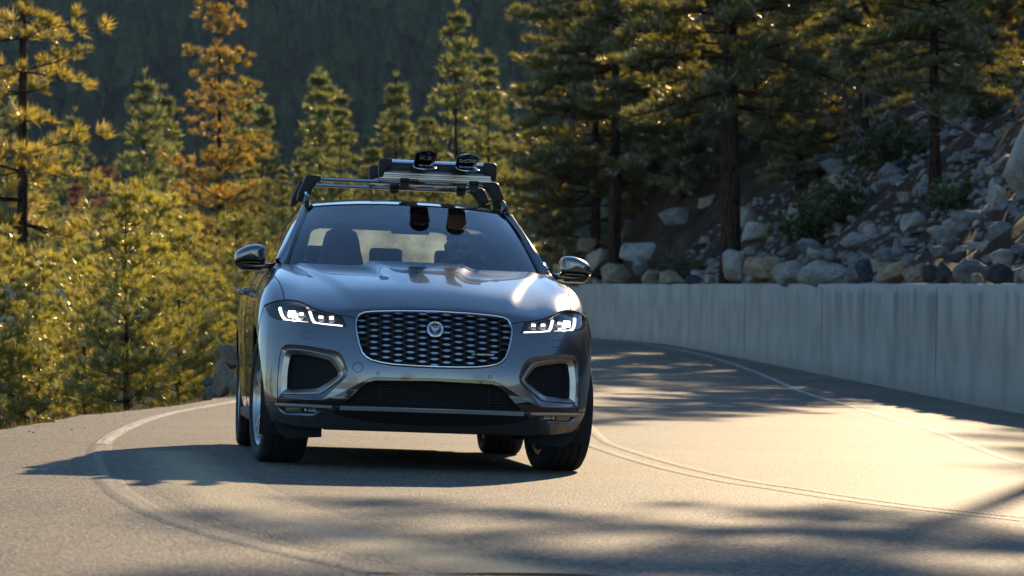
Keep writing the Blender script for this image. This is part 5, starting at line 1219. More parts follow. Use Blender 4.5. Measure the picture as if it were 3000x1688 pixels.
# fog lamps
fs = dens(fogp, True, .015); fV, fF = region_tri(fogp, .015)
for sgn in (1, -1):
    fg = empty('fog_lamp', parent=car)
    fl_ = (lambda Fn: Fn) if sgn > 0 else (lambda Fn: Fn[:, ::-1])
    MB().loft(closed_rows([PN(fs, sgn, 0), PN(shrink_uv(fs, .006), sgn, -.012), PN(shrink_uv(fs, .008), sgn, -.03)])).build('recess', m_paint, fg)
    obj('backing', mesh_np('backing', PN(fV, sgn, -.03), fl_(fF)), m_plastic, fg)
    ins = uv_px([kD(x, y) for x, y in [(235,228),(480,238),(690,246),(745,262),(640,318),(480,308),(245,292)]])
    iV, iF = region_tri(ins, .015)
    obj('lens', mesh_np('lens', PN(iV, sgn, -.013), fl_(iF)), m_lens, fg)
    a = PN(uv_px([kD(250, 250), kD(470, 262)]), sgn, -.022); MB().tube(a, .009, 8).build('light_bar', m_lens2, fg)
    a = PN(uv_px([kD(250, 285), kD(470, 296)]), sgn, -.022); MB().tube(a, .006, 8).build('light_bar', m_lens2, fg)
    c_ = PN(uv_px([kD(528, 272)])[0], sgn, -.02); MB().box(c_, (.010, .008, .011)).build('bulb_frame', m_gloss, fg, bevel=.003); MB().box(c_ + np.array([0, -.004, 0]), (.0065, .006, .008)).build('bulb', m_lens2, fg, bevel=.002)
    a = PN(uv_px([kD(570, 275), kD(690, 282)]), sgn, -.022); MB().tube(a, .011, 8).build('reflector', m_lens2, fg)

# ---- underbody, wheel houses
mb = MB()
mb.box((0, 1.45, .30), (.62, 2.2, .085)); mb.box((0, 1.45, .40), (.86, 1.0, .16)); mb.box((0, 3.35, .42), (.80, .40, .12)); mb.box((0, -.55, .29), (.60, .14, .075))
mb.box((0, -.35, .33), (.52, .3, .11)); mb.box((-.22, .6, .225), (.12, .5, .03)); mb.box((.30, 2.6, .235), (.16, .4, .05)); mb.box((0, -.42, .60), (.62, .20, .20)); mb.box((0, 0.0, .62), (.60, .55, .16))
mb.build('underbody', m_under, car, bevel=.02)
for (yc, rr) in ((0, 1), (2.874, 1)):
    for sgn in (1, -1):
        rows = []
        for a in np.linspace(-.5, math.pi + .5, 25):
            c_, s_ = math.cos(a), math.sin(a)
            rows.append([(sgn * .955, yc - .428 * c_, .375 + .428 * s_), (sgn * .93, yc - .435 * c_, .375 + .435 * s_), (sgn * .60, yc - .435 * c_, .375 + .435 * s_), (sgn * .58, yc - .1 * c_, .375 + .1 * s_)])
        MB().loft(rows).build('wheel_house', m_under, car)
for sgn in (1, -1):      # air deflectors ahead of the front wheels, sills
    mb = MB(); mb.prism([(sgn * .60, -.46, .29), (sgn * .60, -.46, .165), (sgn * .80, -.46, .15), (sgn * .86, -.46, .19), (sgn * .885, -.46, .29)], (0, 0, 0), (0, .025, 0)); mb.build('wheel_deflector', m_under, car)
    mb = MB(); mb.box((sgn * .925, 1.44, .245), (.035, .98, .03)); mb.build('sill_trim', m_plastic, car, bevel=.012)
mb = MB()   # suspension arms seen below the bumper
for sgn in (1, -1): mb.tube([(sgn * .35, -.05, .26), (sgn * .74, .0, .235)], .025, 8); mb.tube([(sgn * .35, 2.85, .26), (sgn * .74, 2.87, .24)], .025, 8); mb.tube([(sgn * .5, -.25, .27), (sgn * .74, -.1, .25)], .014, 6)
mb.build('suspension_arm', m_under, car)

# ---- wheels
def lathe(prof, n=64):
    """profile of (x across, r) about the local x axis"""
    V = []; m_ = len(prof)
    for a in np.linspace(0, 2 * math.pi, n, endpoint=False):
        for (x_, r_) in prof: V.append((x_, r_ * math.cos(a), r_ * math.sin(a)))
    Fc = [(i * m_ + k, i * m_ + k + 1, ((i + 1) % n) * m_ + k + 1, ((i + 1) % n) * m_ + k) for i in range(n) for k in range(m_ - 1)]
    return V, Fc
WR = .382
ty = [(-.105, .285), (-.128, .30), (-.137, .325), (-.134, .35), (-.124, .368), (-.108, .377)]
for g_ in (-.07, -.024, .024, .07):
    ty += [(g_ - .0085, WR - .001), (g_ - .0065, WR - .009), (g_ + .0065, WR - .009), (g_ + .0085, WR - .001)]
ty += [(.108, .377), (.124, .368), (.134, .35), (.137, .325), (.128, .30), (.105, .285)]
tyV, tyF = lathe(ty, 72)
tyre_me = MB().add(tyV, tyF)
rimV, rimF = lathe([(-.11, .286), (-.11, .262), (-.03, .250), (.06, .255), (.112, .268), (.122, .280), (.120, .288), (.108, .286)], 64)
def mk_wheel(name, loc, steer, side):
    w = empty(name, loc, car); w.rotation_euler = (0, 0, steer + (0 if side > 0 else math.pi))
    MB().add(tyV, tyF).build('tyre', m_rubber, w)
    MB().add(rimV, rimF).build('rim', m_rim, w)
    for k in range(5):
        a0 = 2 * math.pi * k / 5 + .3
        for da in (-.17, .17):
            mb = MB(); rot = Matrix.Rotation(a0, 3, 'X')
            pts = []
            for (r_, wd, xo, dd) in ((.045, .020, .085, .0), (.12, .015, .098, .35), (.20, .014, .108, .8), (.268, .020, .112, 1.0)):
                a = da * dd
                c_ = Vector((0, math.cos(a), math.sin(a))); t_ = Vector((0, -math.sin(a), math.cos(a)))
                pts.append([rot @ (c_ * r_ + t_ * (s_ * wd) + Vector((xo + dx, 0, 0))) for s_, dx in ((-1, -.035), (-.75, .0), (.75, .0), (1, -.035))])
            mb.loft(pts, closed=True, caps=True).build('spoke', m_rim, w)
    V, Fc = lathe([(.055, 0), (.095, .0), (.10, .03), (.095, .055), (.06, .062)], 24); MB().add(V, Fc).build('hub_cap', m_rim, w)
    V, Fc = lathe([(.015, .06), (.03, .06), (.03, .185), (.015, .185), (.015, .06)], 40); MB().add(V, Fc).build('brake_disc', m_disc, w)
    V, Fc = lathe([(-.105, .10), (-.10, .262)], 32); MB().add(V, Fc).build('inner_shield', m_under, w)
    return w
mk_wheel('front_wheel', (-.822, 0, WR - .004), math.radians(5.5), -1); mk_wheel('front_wheel', (.822, 0, WR - .004), math.radians(5.5), 1)
mk_wheel('rear_wheel', (-.828, 2.874, WR - .004), 0, -1); mk_wheel('rear_wheel', (.828, 2.874, WR - .004), 0, 1)

# ---- greenhouse
def crv(pts, n=33): return catmull(np.array(pts, float), n)
def sym(pts): return [(-x, y, z) for x, y, z in pts[::-1]] + [p_ for p_ in pts if p_[0] != 0]
ws_b = resample(crv(sym([(0, .40, 1.135), (.25, .42, 1.135), (.5, .48, 1.135), (.70, .57, 1.14), (.785, .64, 1.15)]), 40), 41)
ws_t = resample(crv(sym([(0, 1.20, 1.590), (.22, 1.21, 1.587), (.42, 1.24, 1.578), (.56, 1.285, 1.566), (.625, 1.32, 1.556)]), 40), 41)
rows = []
for t in np.linspace(0, 1, 17):
    P = ws_b * (1 - t) + ws_t * t; bul = math.sin(math.pi * t) * .022
    P = P + np.array([0, -.55 * bul, .84 * bul]); rows.append(list(map(tuple, P)))
MB().loft(rows).build('windscreen', m_wind, car)
wsg = [np.array(r) for r in rows]
# dark border printed round the screen: a frame just inside the glass
def wsp(s_, t): # s 0..1 across, t 0..1 up
    i = t * 16; a = int(min(15, math.floor(i))); f = i - a; row = wsg[a] * (1 - f) + wsg[a + 1] * f
    j = s_ * 40; b = int(min(39, math.floor(j))); g_ = j - b; return row[b] * (1 - g_) + row[b + 1] * g_ + np.array([0, .004, -.003])
def rrect(x0, x1, y0, y1, r, n=10, rx=1.0):
    out = []
    for cx_, cy_, a0 in ((x1 - r * rx, y1 - r, 0), (x0 + r * rx, y1 - r, 90), (x0 + r * rx, y0 + r, 180), (x1 - r * rx, y0 + r, 270)):
        for a in np.linspace(a0, a0 + 90, n): out.append((cx_ + r * rx * math.cos(math.radians(a)), cy_ + r * math.sin(math.radians(a))))
    return out
inn = rrect(.045, .955, .115, .93, .13, 10, .45); outn = []
for (a, b) in inn:
    dx, dy = a - .5, b - .52; k = min(.5 / abs(dx) if dx else 9, (.48 if dy > 0 else .52) / abs(dy) if dy else 9); outn.append((min(1, max(0, .5 + dx * k)), min(1, max(0, .52 + dy * k))))
MB().loft(closed_rows([np.array([wsp(*p_) for p_ in outn]), np.array([wsp(a * .5 + c * .5, b * .5 + d * .5) for (a, b), (c, d) in zip(inn, outn)]), np.array([wsp(*p_) for p_ in inn])])).build('screen_border', m_gloss, car)
MB().prism([tuple(wsp(a, b) + np.array([0, .02, -.012])) for a, b in ((.40, .96), (.42, .84), (.47, .80), (.48, .74), (.55, .74), (.56, .80), (.60, .83), (.62, .96))], (0, 0, 0), (0, .03, -.02)).build('camera_housing', m_gloss, car)
c_ = wsp(.50, .66) + np.array([0, .10, -.01]); MB().box(c_, (.12, .012, .036)).build('interior_mirror', m_gloss, car, bevel=.012)
# roof
ys = [1.20, 1.45, 1.80, 2.2, 2.7, 3.2, 3.45]
zc = [1.590, 1.628, 1.650, 1.655, 1.640, 1.600, 1.565]; ze = [1.556, 1.590, 1.610, 1.612, 1.598, 1.555, 1.52]; xe = [.625, .63, .635, .635, .62, .60, .58]
rows = []
for i, y_ in enumerate(ys):
    if i == 0: rows.append(list(map(tuple, ws_t + np.array([0, .012, .004])))); continue
    pr = []
    for s_ in np.linspace(-1, 1, 41): pr.append((s_ * xe[i], y_ + (.10 * abs(s_) ** 2.5 if i == 1 else 0), ze[i] + (zc[i] - ze[i]) * (1 - abs(s_) ** 2.4)))
    rows.append(pr)
R_ = np.array(rows); rr = np.stack([catmull(R_[:, k], 30) for k in range(41)], 1)
MB().loft([list(map(tuple, r)) for r in rr]).build('roof', m_gloss, car)
MB().tube([p_ + np.array([0, .004, .001]) for p_ in ws_t], .006, 6).build('screen_seal', m_dkgap, car)
belt = {y_: x_ for y_, x_ in ()}
def side_pt(y_, t):
    """t 0 at belt, 1 at roof edge"""
    yb = np.interp(y_, [.68, 1.2, 2.0, 2.6, 3.2, 3.45], [.84, .865, .87, .85, .81, .765]); zb = np.interp(y_, [.68, 1.2, 2.0, 2.6, 3.2, 3.45], [1.18, 1.172, 1.185, 1.21, 1.24, 1.25])
    xr = np.interp(y_, ys, xe); zr = np.interp(y_, ys, ze)
    if y_ < 1.32:
        k = (y_ - .62) / (1.32 - .62); xr = .835 + (.655 - .835) * k; zr = 1.175 + (1.562 - 1.175) * k
    b = math.sin(math.pi * t) * .022
    return np.array([yb + (xr - yb) * t + b, y_, zb + (zr - zb) * t + b * .3])
for sgn in (1, -1):
    mm = np.array([sgn, 1, 1])
    rows = []
    for y_ in np.concatenate([np.linspace(.70, 1.32, 12), np.linspace(1.4, 3.3, 16)]):
        rows.append([tuple(side_pt(y_, t) * mm + np.array([-sgn * .004, 0, 0])) for t in np.linspace(0, 1, 9)])
    MB().loft(rows).build('side_window', m_side, car)
    # A-pillar: paint band between windscreen edge and side glass
    wsL = np.array([r[-1] for r in wsg]); sd = np.array([side_pt(.66 + (1.34 - .66) * t, 1.0) for t in np.linspace(0, 1, 17)])
    rows = []
    for a, b in zip(wsL, sd):
        d_ = b - a; N_ = np.array([.45, -.35, .55])
        rows.append([tuple(a * mm), tuple((a + N_ * .008) * mm), tuple((a + d_ * .25 + N_ * .026) * mm), tuple((a + d_ * .5 + N_ * .032) * mm), tuple((a + d_ * .78 + N_ * .024) * mm), tuple(b * mm), tuple((b + np.array([-.03, .01, -.02])) * mm)])
    MB().loft(rows).build('pillar', m_paint, car)
    MB().tube([(a + (b - a) * .06 + np.array([.45, -.35, .55]) * .006) * mm for a, b in zip(wsL, sd)], .010, 6).build('screen_trim', m_gloss, car)
    # roof side rail body, door frames and bright strip
    rows = []
    for y_ in np.linspace(1.30, 3.45, 20):
        e = side_pt(max(y_, 1.33), 1.0); xr = np.interp(y_, ys, xe); zr = np.interp(y_, ys, ze)
        rows.append([tuple(np.array([xr - .01, y_, zr + .002]) * mm), tuple(np.array([xr + .018, y_, zr + .006]) * mm), tuple((e + np.array([.022, 0, -.006])) * mm), tuple((e + np.array([.010, 0, -.03])) * mm)])
    MB().loft(rows).build('cant_rail', m_paint, car)
    MB().tube([side_pt(y_, .03) * mm + np.array([sgn * .004, 0, 0]) for y_ in np.linspace(.74, 3.3, 30)], .008, 6).build('waist_strip', m_gloss, car)
    for y0 in (1.72, 2.62):
        MB().loft([[tuple((side_pt(y0 + dy + .06 * t, t) + np.array([.003, 0, 0])) * mm) for dy in (-.05, .05)] for t in np.linspace(0, 1, 8)]).build('pillar_trim', m_gloss, car)
    MB().loft([[tuple((side_pt(3.2 + dy, t) + np.array([.006, 0, 0])) * mm) for dy in (0, .12, .25)] for t in np.linspace(0, 1, 8)]).build('rear_pillar', m_paint, car)
    # raised roof rail
    rp = [(.632, 1.36, 1.585), (.628, 1.42, 1.628), (.628, 1.55, 1.654), (.632, 1.8, 1.672), (.632, 2.2, 1.677), (.62, 2.7, 1.664), (.605, 3.1, 1.628), (.598, 3.25, 1.59)]
    MB().tube([np.array(p_) * mm for p_ in catmull(np.array(rp), 40)], .017, 8, flat=(1.0, 1.15)).build('roof_rail', m_gloss, car)
    for y0 in (1.40, 3.18): MB().box(np.array([.63 if y0 < 2 else .60, y0 + .02, 1.60 if y0 < 2 else 1.585]) * mm, (.020, .06, .026)).build('rail_foot', m_gloss, car, bevel=.008)
# tailgate with rear window
rb = [(x_, 3.62 - .18 * abs(x_) ** 2, 1.24) for x_ in np.linspace(-.62, .62, 21)]; rt = [(x_ * .90, 3.40 - .08 * abs(x_) ** 2, 1.565 - .06 * abs(x_) ** 2) for x_ in np.linspace(-.62, .62, 21)]
def rw(s_, t): a = np.array(rb[0]) * 0; i = s_ * 20; k = int(min(19, i)); f = i - k; B = np.array(rb[k]) * (1 - f) + np.array(rb[k + 1]) * f; T = np.array(rt[k]) * (1 - f) + np.array(rt[k + 1]) * f; return B * (1 - t) + T * t
MB().loft([[tuple(rw(s_, t)) for s_ in np.linspace(.08, .92, 21)] for t in np.linspace(.06, .86, 8)]).build('rear_window', m_rearg, car)
fr_i = rrect(.08, .92, .06, .86, .12, 8, .5); fr_o = [(min(1, max(0, .5 + (a - .5) * 1.24)), min(1.06, max(-.12, .46 + (b - .46) * 1.42))) for a, b in fr_i]
MB().loft(closed_rows([np.array([rw(a, b) for a, b in fr_o]), np.array([rw(a, b) + np.array([0, .004, 0]) for a, b in fr_i])])).build('tailgate_frame', m_paint, car)
for sgn in (1, -1): MB().prism([(sgn * .56, 3.60, 1.22), (sgn * .80, 3.42, 1.24), (sgn * .60, 3.38, 1.53)], (0, 0, 0), (0, .02, 0)).build('corner_panel', m_paint, car)

# ---- door mirrors (outline traced on the image-left mirror)
cap_px = [kM(x, y) for x, y in [(108,440),(130,395),(180,348),(260,300),(350,262),(430,240),(520,230),(600,235),(660,252),(692,285),(705,340),(707,450),(707,582),(560,580),(400,577),(250,574),(112,570),(104,505)]]
low_px = [kM(x, y) for x, y in [(112,578),(300,582),(560,588),(870,598),(900,610),(868,715),(700,712),(600,745),(420,742),(250,735),(190,705),(140,655),(118,615)]]
cap = np.array([at_y(*p_, .70) for p_ in cap_px]); low = np.array([at_y(*p_, .70) for p_ in low_px])
cap = catmull(cap, 54, True); low = catmull(low, 52, True)
def pillow(P, prof, sgn):
    c_ = P.mean(0); rows = []
    for (s_, dy) in prof:
        Q = c_ + (P - c_) * s_; Q = Q.copy(); Q[:, 1] = .70 + dy; rows.append(Q * np.array([-sgn, 1, 1]))
    return rows
pc = [(s_, -.085 + .088 * (1 - math.sqrt(max(0, 1 - s_ ** 3.2)))) for s_ in (.02, .2, .38, .54, .68, .79, .88, .94, .98)] + [(1.0, .02), (1.0, .06), (.985, .10), (.95, .125), (.90, .12)]
pl = [(s_, -.058 + .06 * (1 - math.sqrt(max(0, 1 - s_ ** 3)))) for s_ in (.02, .25, .45, .62, .76, .87, .95)] + [(1.0, .02), (.99, .08), (.9, .115)]
for sgn in (1, -1):
    mr = empty('door_mirror', parent=car)
    MB().loft([r[:-1] for r in closed_rows(pillow(cap, pc, sgn))], closed=True, caps=True).build('cap', m_paint, mr)
    MB().loft([r[:-1] for r in closed_rows(pillow(low, pl, sgn))], closed=True, caps=True).build('lower_shell', m_gloss, mr)
    g_ = cap.mean(0) + (cap - cap.mean(0)) * .9; g_[:, 1] = .70 + .118; g_ = g_ * np.array([-sgn, 1, 1])
    MB().add([g_.mean(0)] + list(g_), [(0, 1 + i, 1 + (i + 1) % len(g_)) for i in range(len(g_))]).build('mirror_glass', m_chrome, mr)
    sp = low[:, 2].max(); a = np.array([at_y(*kM(410, 600), .70), at_y(*kM(405, 690), .70), at_y(*kM(425, 735), .70)]); a[:, 1] -= .045; MB().tube(a * np.array([-sgn, 1, 1]), .0025, 5).build('joint_line', m_dkgap, mr)
    # door handles further back
    for y0, xx in ((1.38, .978), (2.28, .982)):
        hd = empty('door_handle', parent=car)
        MB().tube([np.array([xx - .012, y0 - .11, 1.02]) * np.array([sgn, 1, 1]), np.array([xx + .022, y0 - .095, 1.022]) * np.array([sgn, 1, 1]), np.array([xx + .028, y0, 1.025]) * np.array([sgn, 1, 1]), np.array([xx + .022, y0 + .095, 1.028]) * np.array([sgn, 1, 1]), np.array([xx - .012, y0 + .11, 1.03]) * np.array([sgn, 1, 1])], [.012, .017, .018, .017, .012], 10).build('grip', m_paint, hd)

# ---- cabin
mb = MB(); mb.box((0, .78, 1.09), (.74, .24, .05)); mb.box((0, .92, 1.00), (.76, .10, .09)); mb.prism([(.18, .84, 1.13), (.54, .84, 1.13), (.50, .84, 1.165), (.22, .84, 1.165)], (0, 0, 0), (0, .14, 0)); mb.build('dashboard', m_cabin, car, bevel=.03)
mb = MB(); mb.box((0, 1.9, .55), (.88, 1.6, .05)); mb.build('cabin_floor', m_cabin, car)
mb = MB(); mb.loft([[(x_, y_, z_ - .03 * (abs(x_) / .55) ** 2) for x_ in np.linspace(-.55, .55, 9)] for y_, z_ in ((1.30, 1.565), (1.6, 1.60), (2.2, 1.615), (2.8, 1.595), (3.3, 1.555))]); mb.build('headlining', m_cabin, car)
for sgn in (1, -1): MB().box((sgn * .86, 1.9, .86), (.03, 1.2, .27)).build('door_lining', m_cabin, car)
MB().box((0, 3.3, .86), (.75, .25, .30)).build('load_cover', m_cabin, car)
def seat(x0, m):
    st = empty('front_seat', (x0, 0, 0), car)
    secs = []
    for (z_, w_, y_, d_) in ((.66, .25, 1.25, .07), (.85, .26, 1.30, .075), (1.02, .255, 1.35, .07), (1.14, .20, 1.385, .06), (1.22, .145, 1.41, .055), (1.30, .125, 1.425, .05), (1.37, .112, 1.435, .045), (1.415, .095, 1.44, .035), (1.435, .06, 1.44, .02)):
        secs.append([(w_ * math.copysign(abs(math.cos(a)) ** .6, math.cos(a)), y_ + d_ * math.copysign(abs(math.sin(a)) ** .7, math.sin(a)), z_) for a in np.linspace(0, 2 * math.pi, 28, endpoint=False)])
    MB().loft(secs, closed=True, caps=True).build('backrest', m, st)
    MB().box((0, 1.02, .62), (.25, .26, .07)).build('cushion', m, st, bevel=.04)
seat(-.40, m_leather); seat(.38, m_leather)
rs_ = empty('rear_bench', parent=car); MB().box((0, 2.36, .92), (.66, .09, .30)).build('backrest', m_leather_b, rs_, bevel=.04); MB().box((0, 2.08, .60), (.66, .26, .08)).build('cushion', m_leather_b, rs_, bevel=.04)
for x_ in (-.46, -.04, .40): MB().box((x_, 2.36, 1.285), (.115 if x_ != -.04 else .108, .05, .068)).build('headrest', m_leather_b, rs_, bevel=.03)
sw = empty('steering_wheel', (.38, .99, 1.10), car); sw.rotation_euler = (math.radians(-22), 0, 0)
MB().tube([(.178 * math.cos(t), 0, .178 * math.sin(t)) for t in np.linspace(0, 2 * math.pi, 40, endpoint=False)], .016, 8, closed=True).build('rim', m_cabin, sw)
MB().box((0, -.03, -.02), (.06, .03, .05)).build('hub', m_cabin, sw, bevel=.02)
for a in (.12, math.pi - .12, math.pi * 1.5): MB().tube([(.04 * math.cos(a), -.01, .04 * math.sin(a)), (.17 * math.cos(a), 0, .17 * math.sin(a))], .012, 6).build('spoke', m_silver, sw)
# wiper arms resting at the foot of the screen
for a, b in (((.62, .60), (.05, .16)), ((.10, .50), (-.42, .155))):
    P = [tuple(wsp(.5 + x_ / 1.5, t) + np.array([0, -.02, .012])) for x_, t in ((a[0], .045), ((a[0] + b[0]) / 2, .055), (b[0], .06))]
    MB().tube(P, .007, 6).build('wiper', m_plastic, car)
# ================================================================== roof rack, ski carriers, skis, driver (all carried by the car, each its own thing)
CM = car.matrix_world.copy()
def on_car(name, loc=(0, 0, 0)):
    o = empty(name); o.matrix_world = CM @ Matrix.Translation(loc); return o
def bar_thing(y0, lab):
    t = on_car('roof_bar', (0, y0, 1.66)); tag(t, lab, 'roof bar', 'roof bars across the car')
    prof = [(-.034, 0), (-.026, .010), (0, .0135), (.026, .010), (.034, 0), (.026, -.008), (0, -.010), (-.026, -.008)]
    MB().loft([[(x_, a, .10 + b) for a, b in prof] for x_ in (-.545, -.2, .2, .545)], closed=True, caps=True).build('bar', m_alu, t, smooth=False)
    MB().box((0, 0, .1135), (.54, .006, .0015)).build('rubber_strip', m_plastic, t)
    for sgn in (1, -1):
        pf = [(sgn * .525, .085), (sgn * .525, .121), (sgn * .60, .126), (sgn * .622, .118), (sgn * .668, .012), (sgn * .676, -.045), (sgn * .60, -.045), (sgn * .585, .02), (sgn * .548, .078)]
        MB().prism([(a, 0, b) for a, b in pf], (0, -.052, 0), (0, .052, 0)).build('foot', m_plastic_r, t, bevel=.010)
m_plastic_r = mat('rack_black', (0.005, 0.0055, 0.007), 0.45, spec=0.3)
bar_thing(1.75, 'silver roof bar with black feet, above the front edge of the roof')
bar_thing(2.55, 'silver roof bar with black feet, behind the forward bar towards the tailgate')
def carrier(y0, lab):
    t = on_car('ski_carrier', (.225, y0, 1.79)); tag(t, lab, 'ski carrier', 'ski carriers clamped on the roof bars')
    hw = .382
    # lower stepped aluminium rail
    prof = [(-.032, -.004), (-.032, .016), (-.027, .016), (-.027, .022), (-.032, .022), (-.032, .036), (-.022, .050), (.022, .050), (.032, .036), (.032, -.004)]
    MB().loft([[(x_, a, b) for a, b in prof] for x_ in (-hw + .012, hw - .012)], closed=True, caps=True).build('lower_rail', m_alu2, t, smooth=False)
    for z_ in (.008, .019, .034): MB().box((0, -.0325, z_), (hw - .014, .0012, .0016)).build('groove', m_dkgap, t)
    MB().box((0, 0, .066), (hw - .04, .030, .013)).build('lower_pad', m_plastic, t, bevel=.006)
    MB().box((0, 0, .092), (hw - .04, .026, .010)).build('upper_pad', m_plastic, t, bevel=.006)
    prof = [(-.026, .100), (-.022, .114), (0, .118), (.022, .114), (.026, .100)]
    MB().loft([[(x_, a, b) for a, b in prof] for x_ in (-hw + .05, hw - .07)], closed=True, caps=True).build('upper_rail', m_alu, t, smooth=False)
    for sgn in (1, -1):
        pf = [(sgn * (hw - .005), .0), (sgn * hw, .03), (sgn * hw, .108), (sgn * (hw - .02), .121), (sgn * (hw - .085), .121), (sgn * (hw - .085), .062), (sgn * (hw - .04), .04), (sgn * (hw - .03), .0)]
        MB().prism([(a, 0, b) for a, b in pf], (0, -.040, 0), (0, .040, 0)).build('end_cap', m_plastic_r, t, bevel=.006)
    for x_ in (-.21, .24):
        MB().box((x_, -.01, -.012), (.030, .036, .012)).build('mount', m_plastic_r, t, bevel=.006)
        MB().box((x_ + .055, .0, -.010), (.034, .03, .009)).build('clamp', m_gloss, t, bevel=.004)
        MB().prism([(x_ - .028, 0, -.055), (x_ - .028, 0, -.034), (x_ + .028, 0, -.034), (x_ + .028, 0, -.055), (x_, 0, -.066)], (0, -.03, 0), (0, .03, 0)).build('bolt_plate', m_plastic_r, t)
carrier(1.75, 'black and silver ski carrier on the forward roof bar, under the ski tips')
carrier(2.55, 'black and silver ski carrier on the rearward roof bar, mostly hidden behind the forward one')
# skis in two pairs, base to base
def ski(name_lab, xc, z0, up, m_base, m_edge, m_top, logo, mlogo, tiltz=0.0, wide=.074):
    t = on_car('ski', (xc, 0, z0)); tag(t, name_lab, 'ski', 'skis on the roof carriers')
    n = 60; top = []; bot = []; P = []
    for i in range(n):
        s_ = (i / (n - 1)) ** 2.2; y_ = 1.23 + s_ * 1.62
        lift = .070 * (1 - min(1, (s_ * 1.62) / .27)) ** 2.0 + .02 * max(0, (s_ - .93) / .07) ** 2
        w_ = wide * (1 - .38 * math.sin(math.pi * min(1, s_ * 1.02)) ** .8)
        w_ *= min(1, math.sqrt(max(.0, 1 - (1 - min(1, (s_ * 1.62) / .085)) ** 2.4)) + .03)
        w_ *= min(1, .35 + (1 - s_) / .03)
        P.append((y_, lift * up, w_))
    rows_b = [[(s2 * w_, y_, z_) for s2 in (-1, -.5, 0, .5, 1)] for y_, z_, w_ in P]
    rows_t = [[(s2 * w_ * .96, y_, z_ + up * (.004 + .012 * math.sin(math.pi * min(1, max(0, (y_ - 1.35) / 1.4))))) for s2 in (-1, -.5, 0, .5, 1)] for y_, z_, w_ in P]
    MB().loft(rows_b).build('base', m_base, t); MB().loft(rows_t).build('top_sheet', m_top, t)
    e = [r[0] for r in rows_b] + [r[-1] for r in rows_b[::-1]]
    MB().tube([np.array(q) + np.array([0, 0, up * .002]) for q in e], .0028, 5, closed=True).build('edge', m_edge, t)
    # logo on the base of the shovel
    lg = logo(); k = 7; y_, z_, w_ = P[8]; y2, z2, _ = P[20]
    o = obj('logo', lg, mlogo, t, (0, (y_ + y2) / 2 + .002, (z_ + z2) / 2 - up * .005)); Yv = Vector((0, y_ - y2, z_ - z2)).normalized(); Xv = Vector((1 if up > 0 else -1, 0, 0)); Nv = Xv.cross(Yv)
    o.location = Vector((0, (y_ + y2) / 2, (z_ + z2) / 2)) + Nv * .010
    o.rotation_euler = Matrix((Xv, Yv, Nv)).transposed().to_euler()
    o.scale = (1, 1.0, 1)
    return t
def logo_k2():
    return text_mesh('K2', .072, .0008)
def logo_vv():
    mb = MB(); 
    def st(a, b, w=.009): 
        a = np.array(a); b = np.array(b); d_ = (b - a) / np.linalg.norm(b - a); n_ = np.array([-d_[1], d_[0]]) * w; mb.prism([(*(a + n_), 0), (*(b + n_), 0), (*(b - n_), 0), (*(a - n_), 0)], (0, 0, -.0008), (0, 0, .0008))
    st((-.050, .026), (-.014, -.026)); st((-.046, -.026), (-.002, .026)); st((-.002, .026), (.016, .026), .007); st((-.014, -.026), (.004, -.026), .007); st((.004, -.026), (.050, .026)); st((.016, .026), (.050, -.026))
    me = bpy.data.meshes.new('logo'); me.from_pydata(mb.v, [], mb.f); me.update(); return me
m_skib = mat('ski_base_black', (0.008, 0.008, 0.009), 0.18, coat=0.5)
m_skie = mat('ski_edge_steel', (0.6, 0.6, 0.62), 0.25, metal=1.0)
m_skier = mat('ski_edge_red', (0.35, 0.05, 0.07), 0.3, metal=0.4)
m_logo = mat('logo_grey', (0.62, 0.62, 0.63), 0.5); m_logob = mat('logo_pale_blue', (0.45, 0.55, 0.72), 0.4)
m_skit = mat('ski_top_maroon', (0.06, 0.012, 0.014), 0.3); m_skit2 = mat('ski_top_black', (0.015, 0.016, 0.018), 0.3)
xa = at_y(1247, 480, 1.3)[0]; xb = at_y(1370, 480, 1.3)[0]; zk = 1.868
ski('upper maroon-topped ski of the pair with K2 on its upturned tip', xa, zk + .002, 1, m_skib, m_skier, m_skit, logo_k2, m_logo)
ski('lower maroon-topped ski of the pair with K2 lettering, tip curving down', xa - .004, zk - .004, -.55, m_skib, m_skie, m_skit, logo_k2, m_logo)
ski('upper black-topped ski with zigzag logo on its upturned tip', xb, zk + .002, .85, m_skib, m_skie, m_skit2, logo_vv, m_logo)
ski('lower black-topped ski with pale blue zigzag logo, tip curving down', xb + .003, zk - .004, -.55, m_skib, m_skie, m_skit2, logo_vv, m_logob)
def binding(xc, z0, y0, par=None):
    return MB().box((xc, y0, z0), (.04, .12, .012)).box((xc, y0 - .12, z0 + .018), (.035, .03, .018)).box((xc - .02, y0 + .10, z0 + .02), (.028, .05, .016))
for nm, xc in (('ski', xa), ('ski', xb)):
    par = [o for o in scene.objects if o.name.startswith('ski') and o.type == 'EMPTY' and 'upper' in str(o.get('label', '')) and o.get('category') == 'ski' and abs((CM.inverted() @ o.matrix_world.translation).x - xc) < .02]
    b = binding(0, .020, 2.15); b.build('binding', m_plastic_r, par[0] if par else None, bevel=.006)

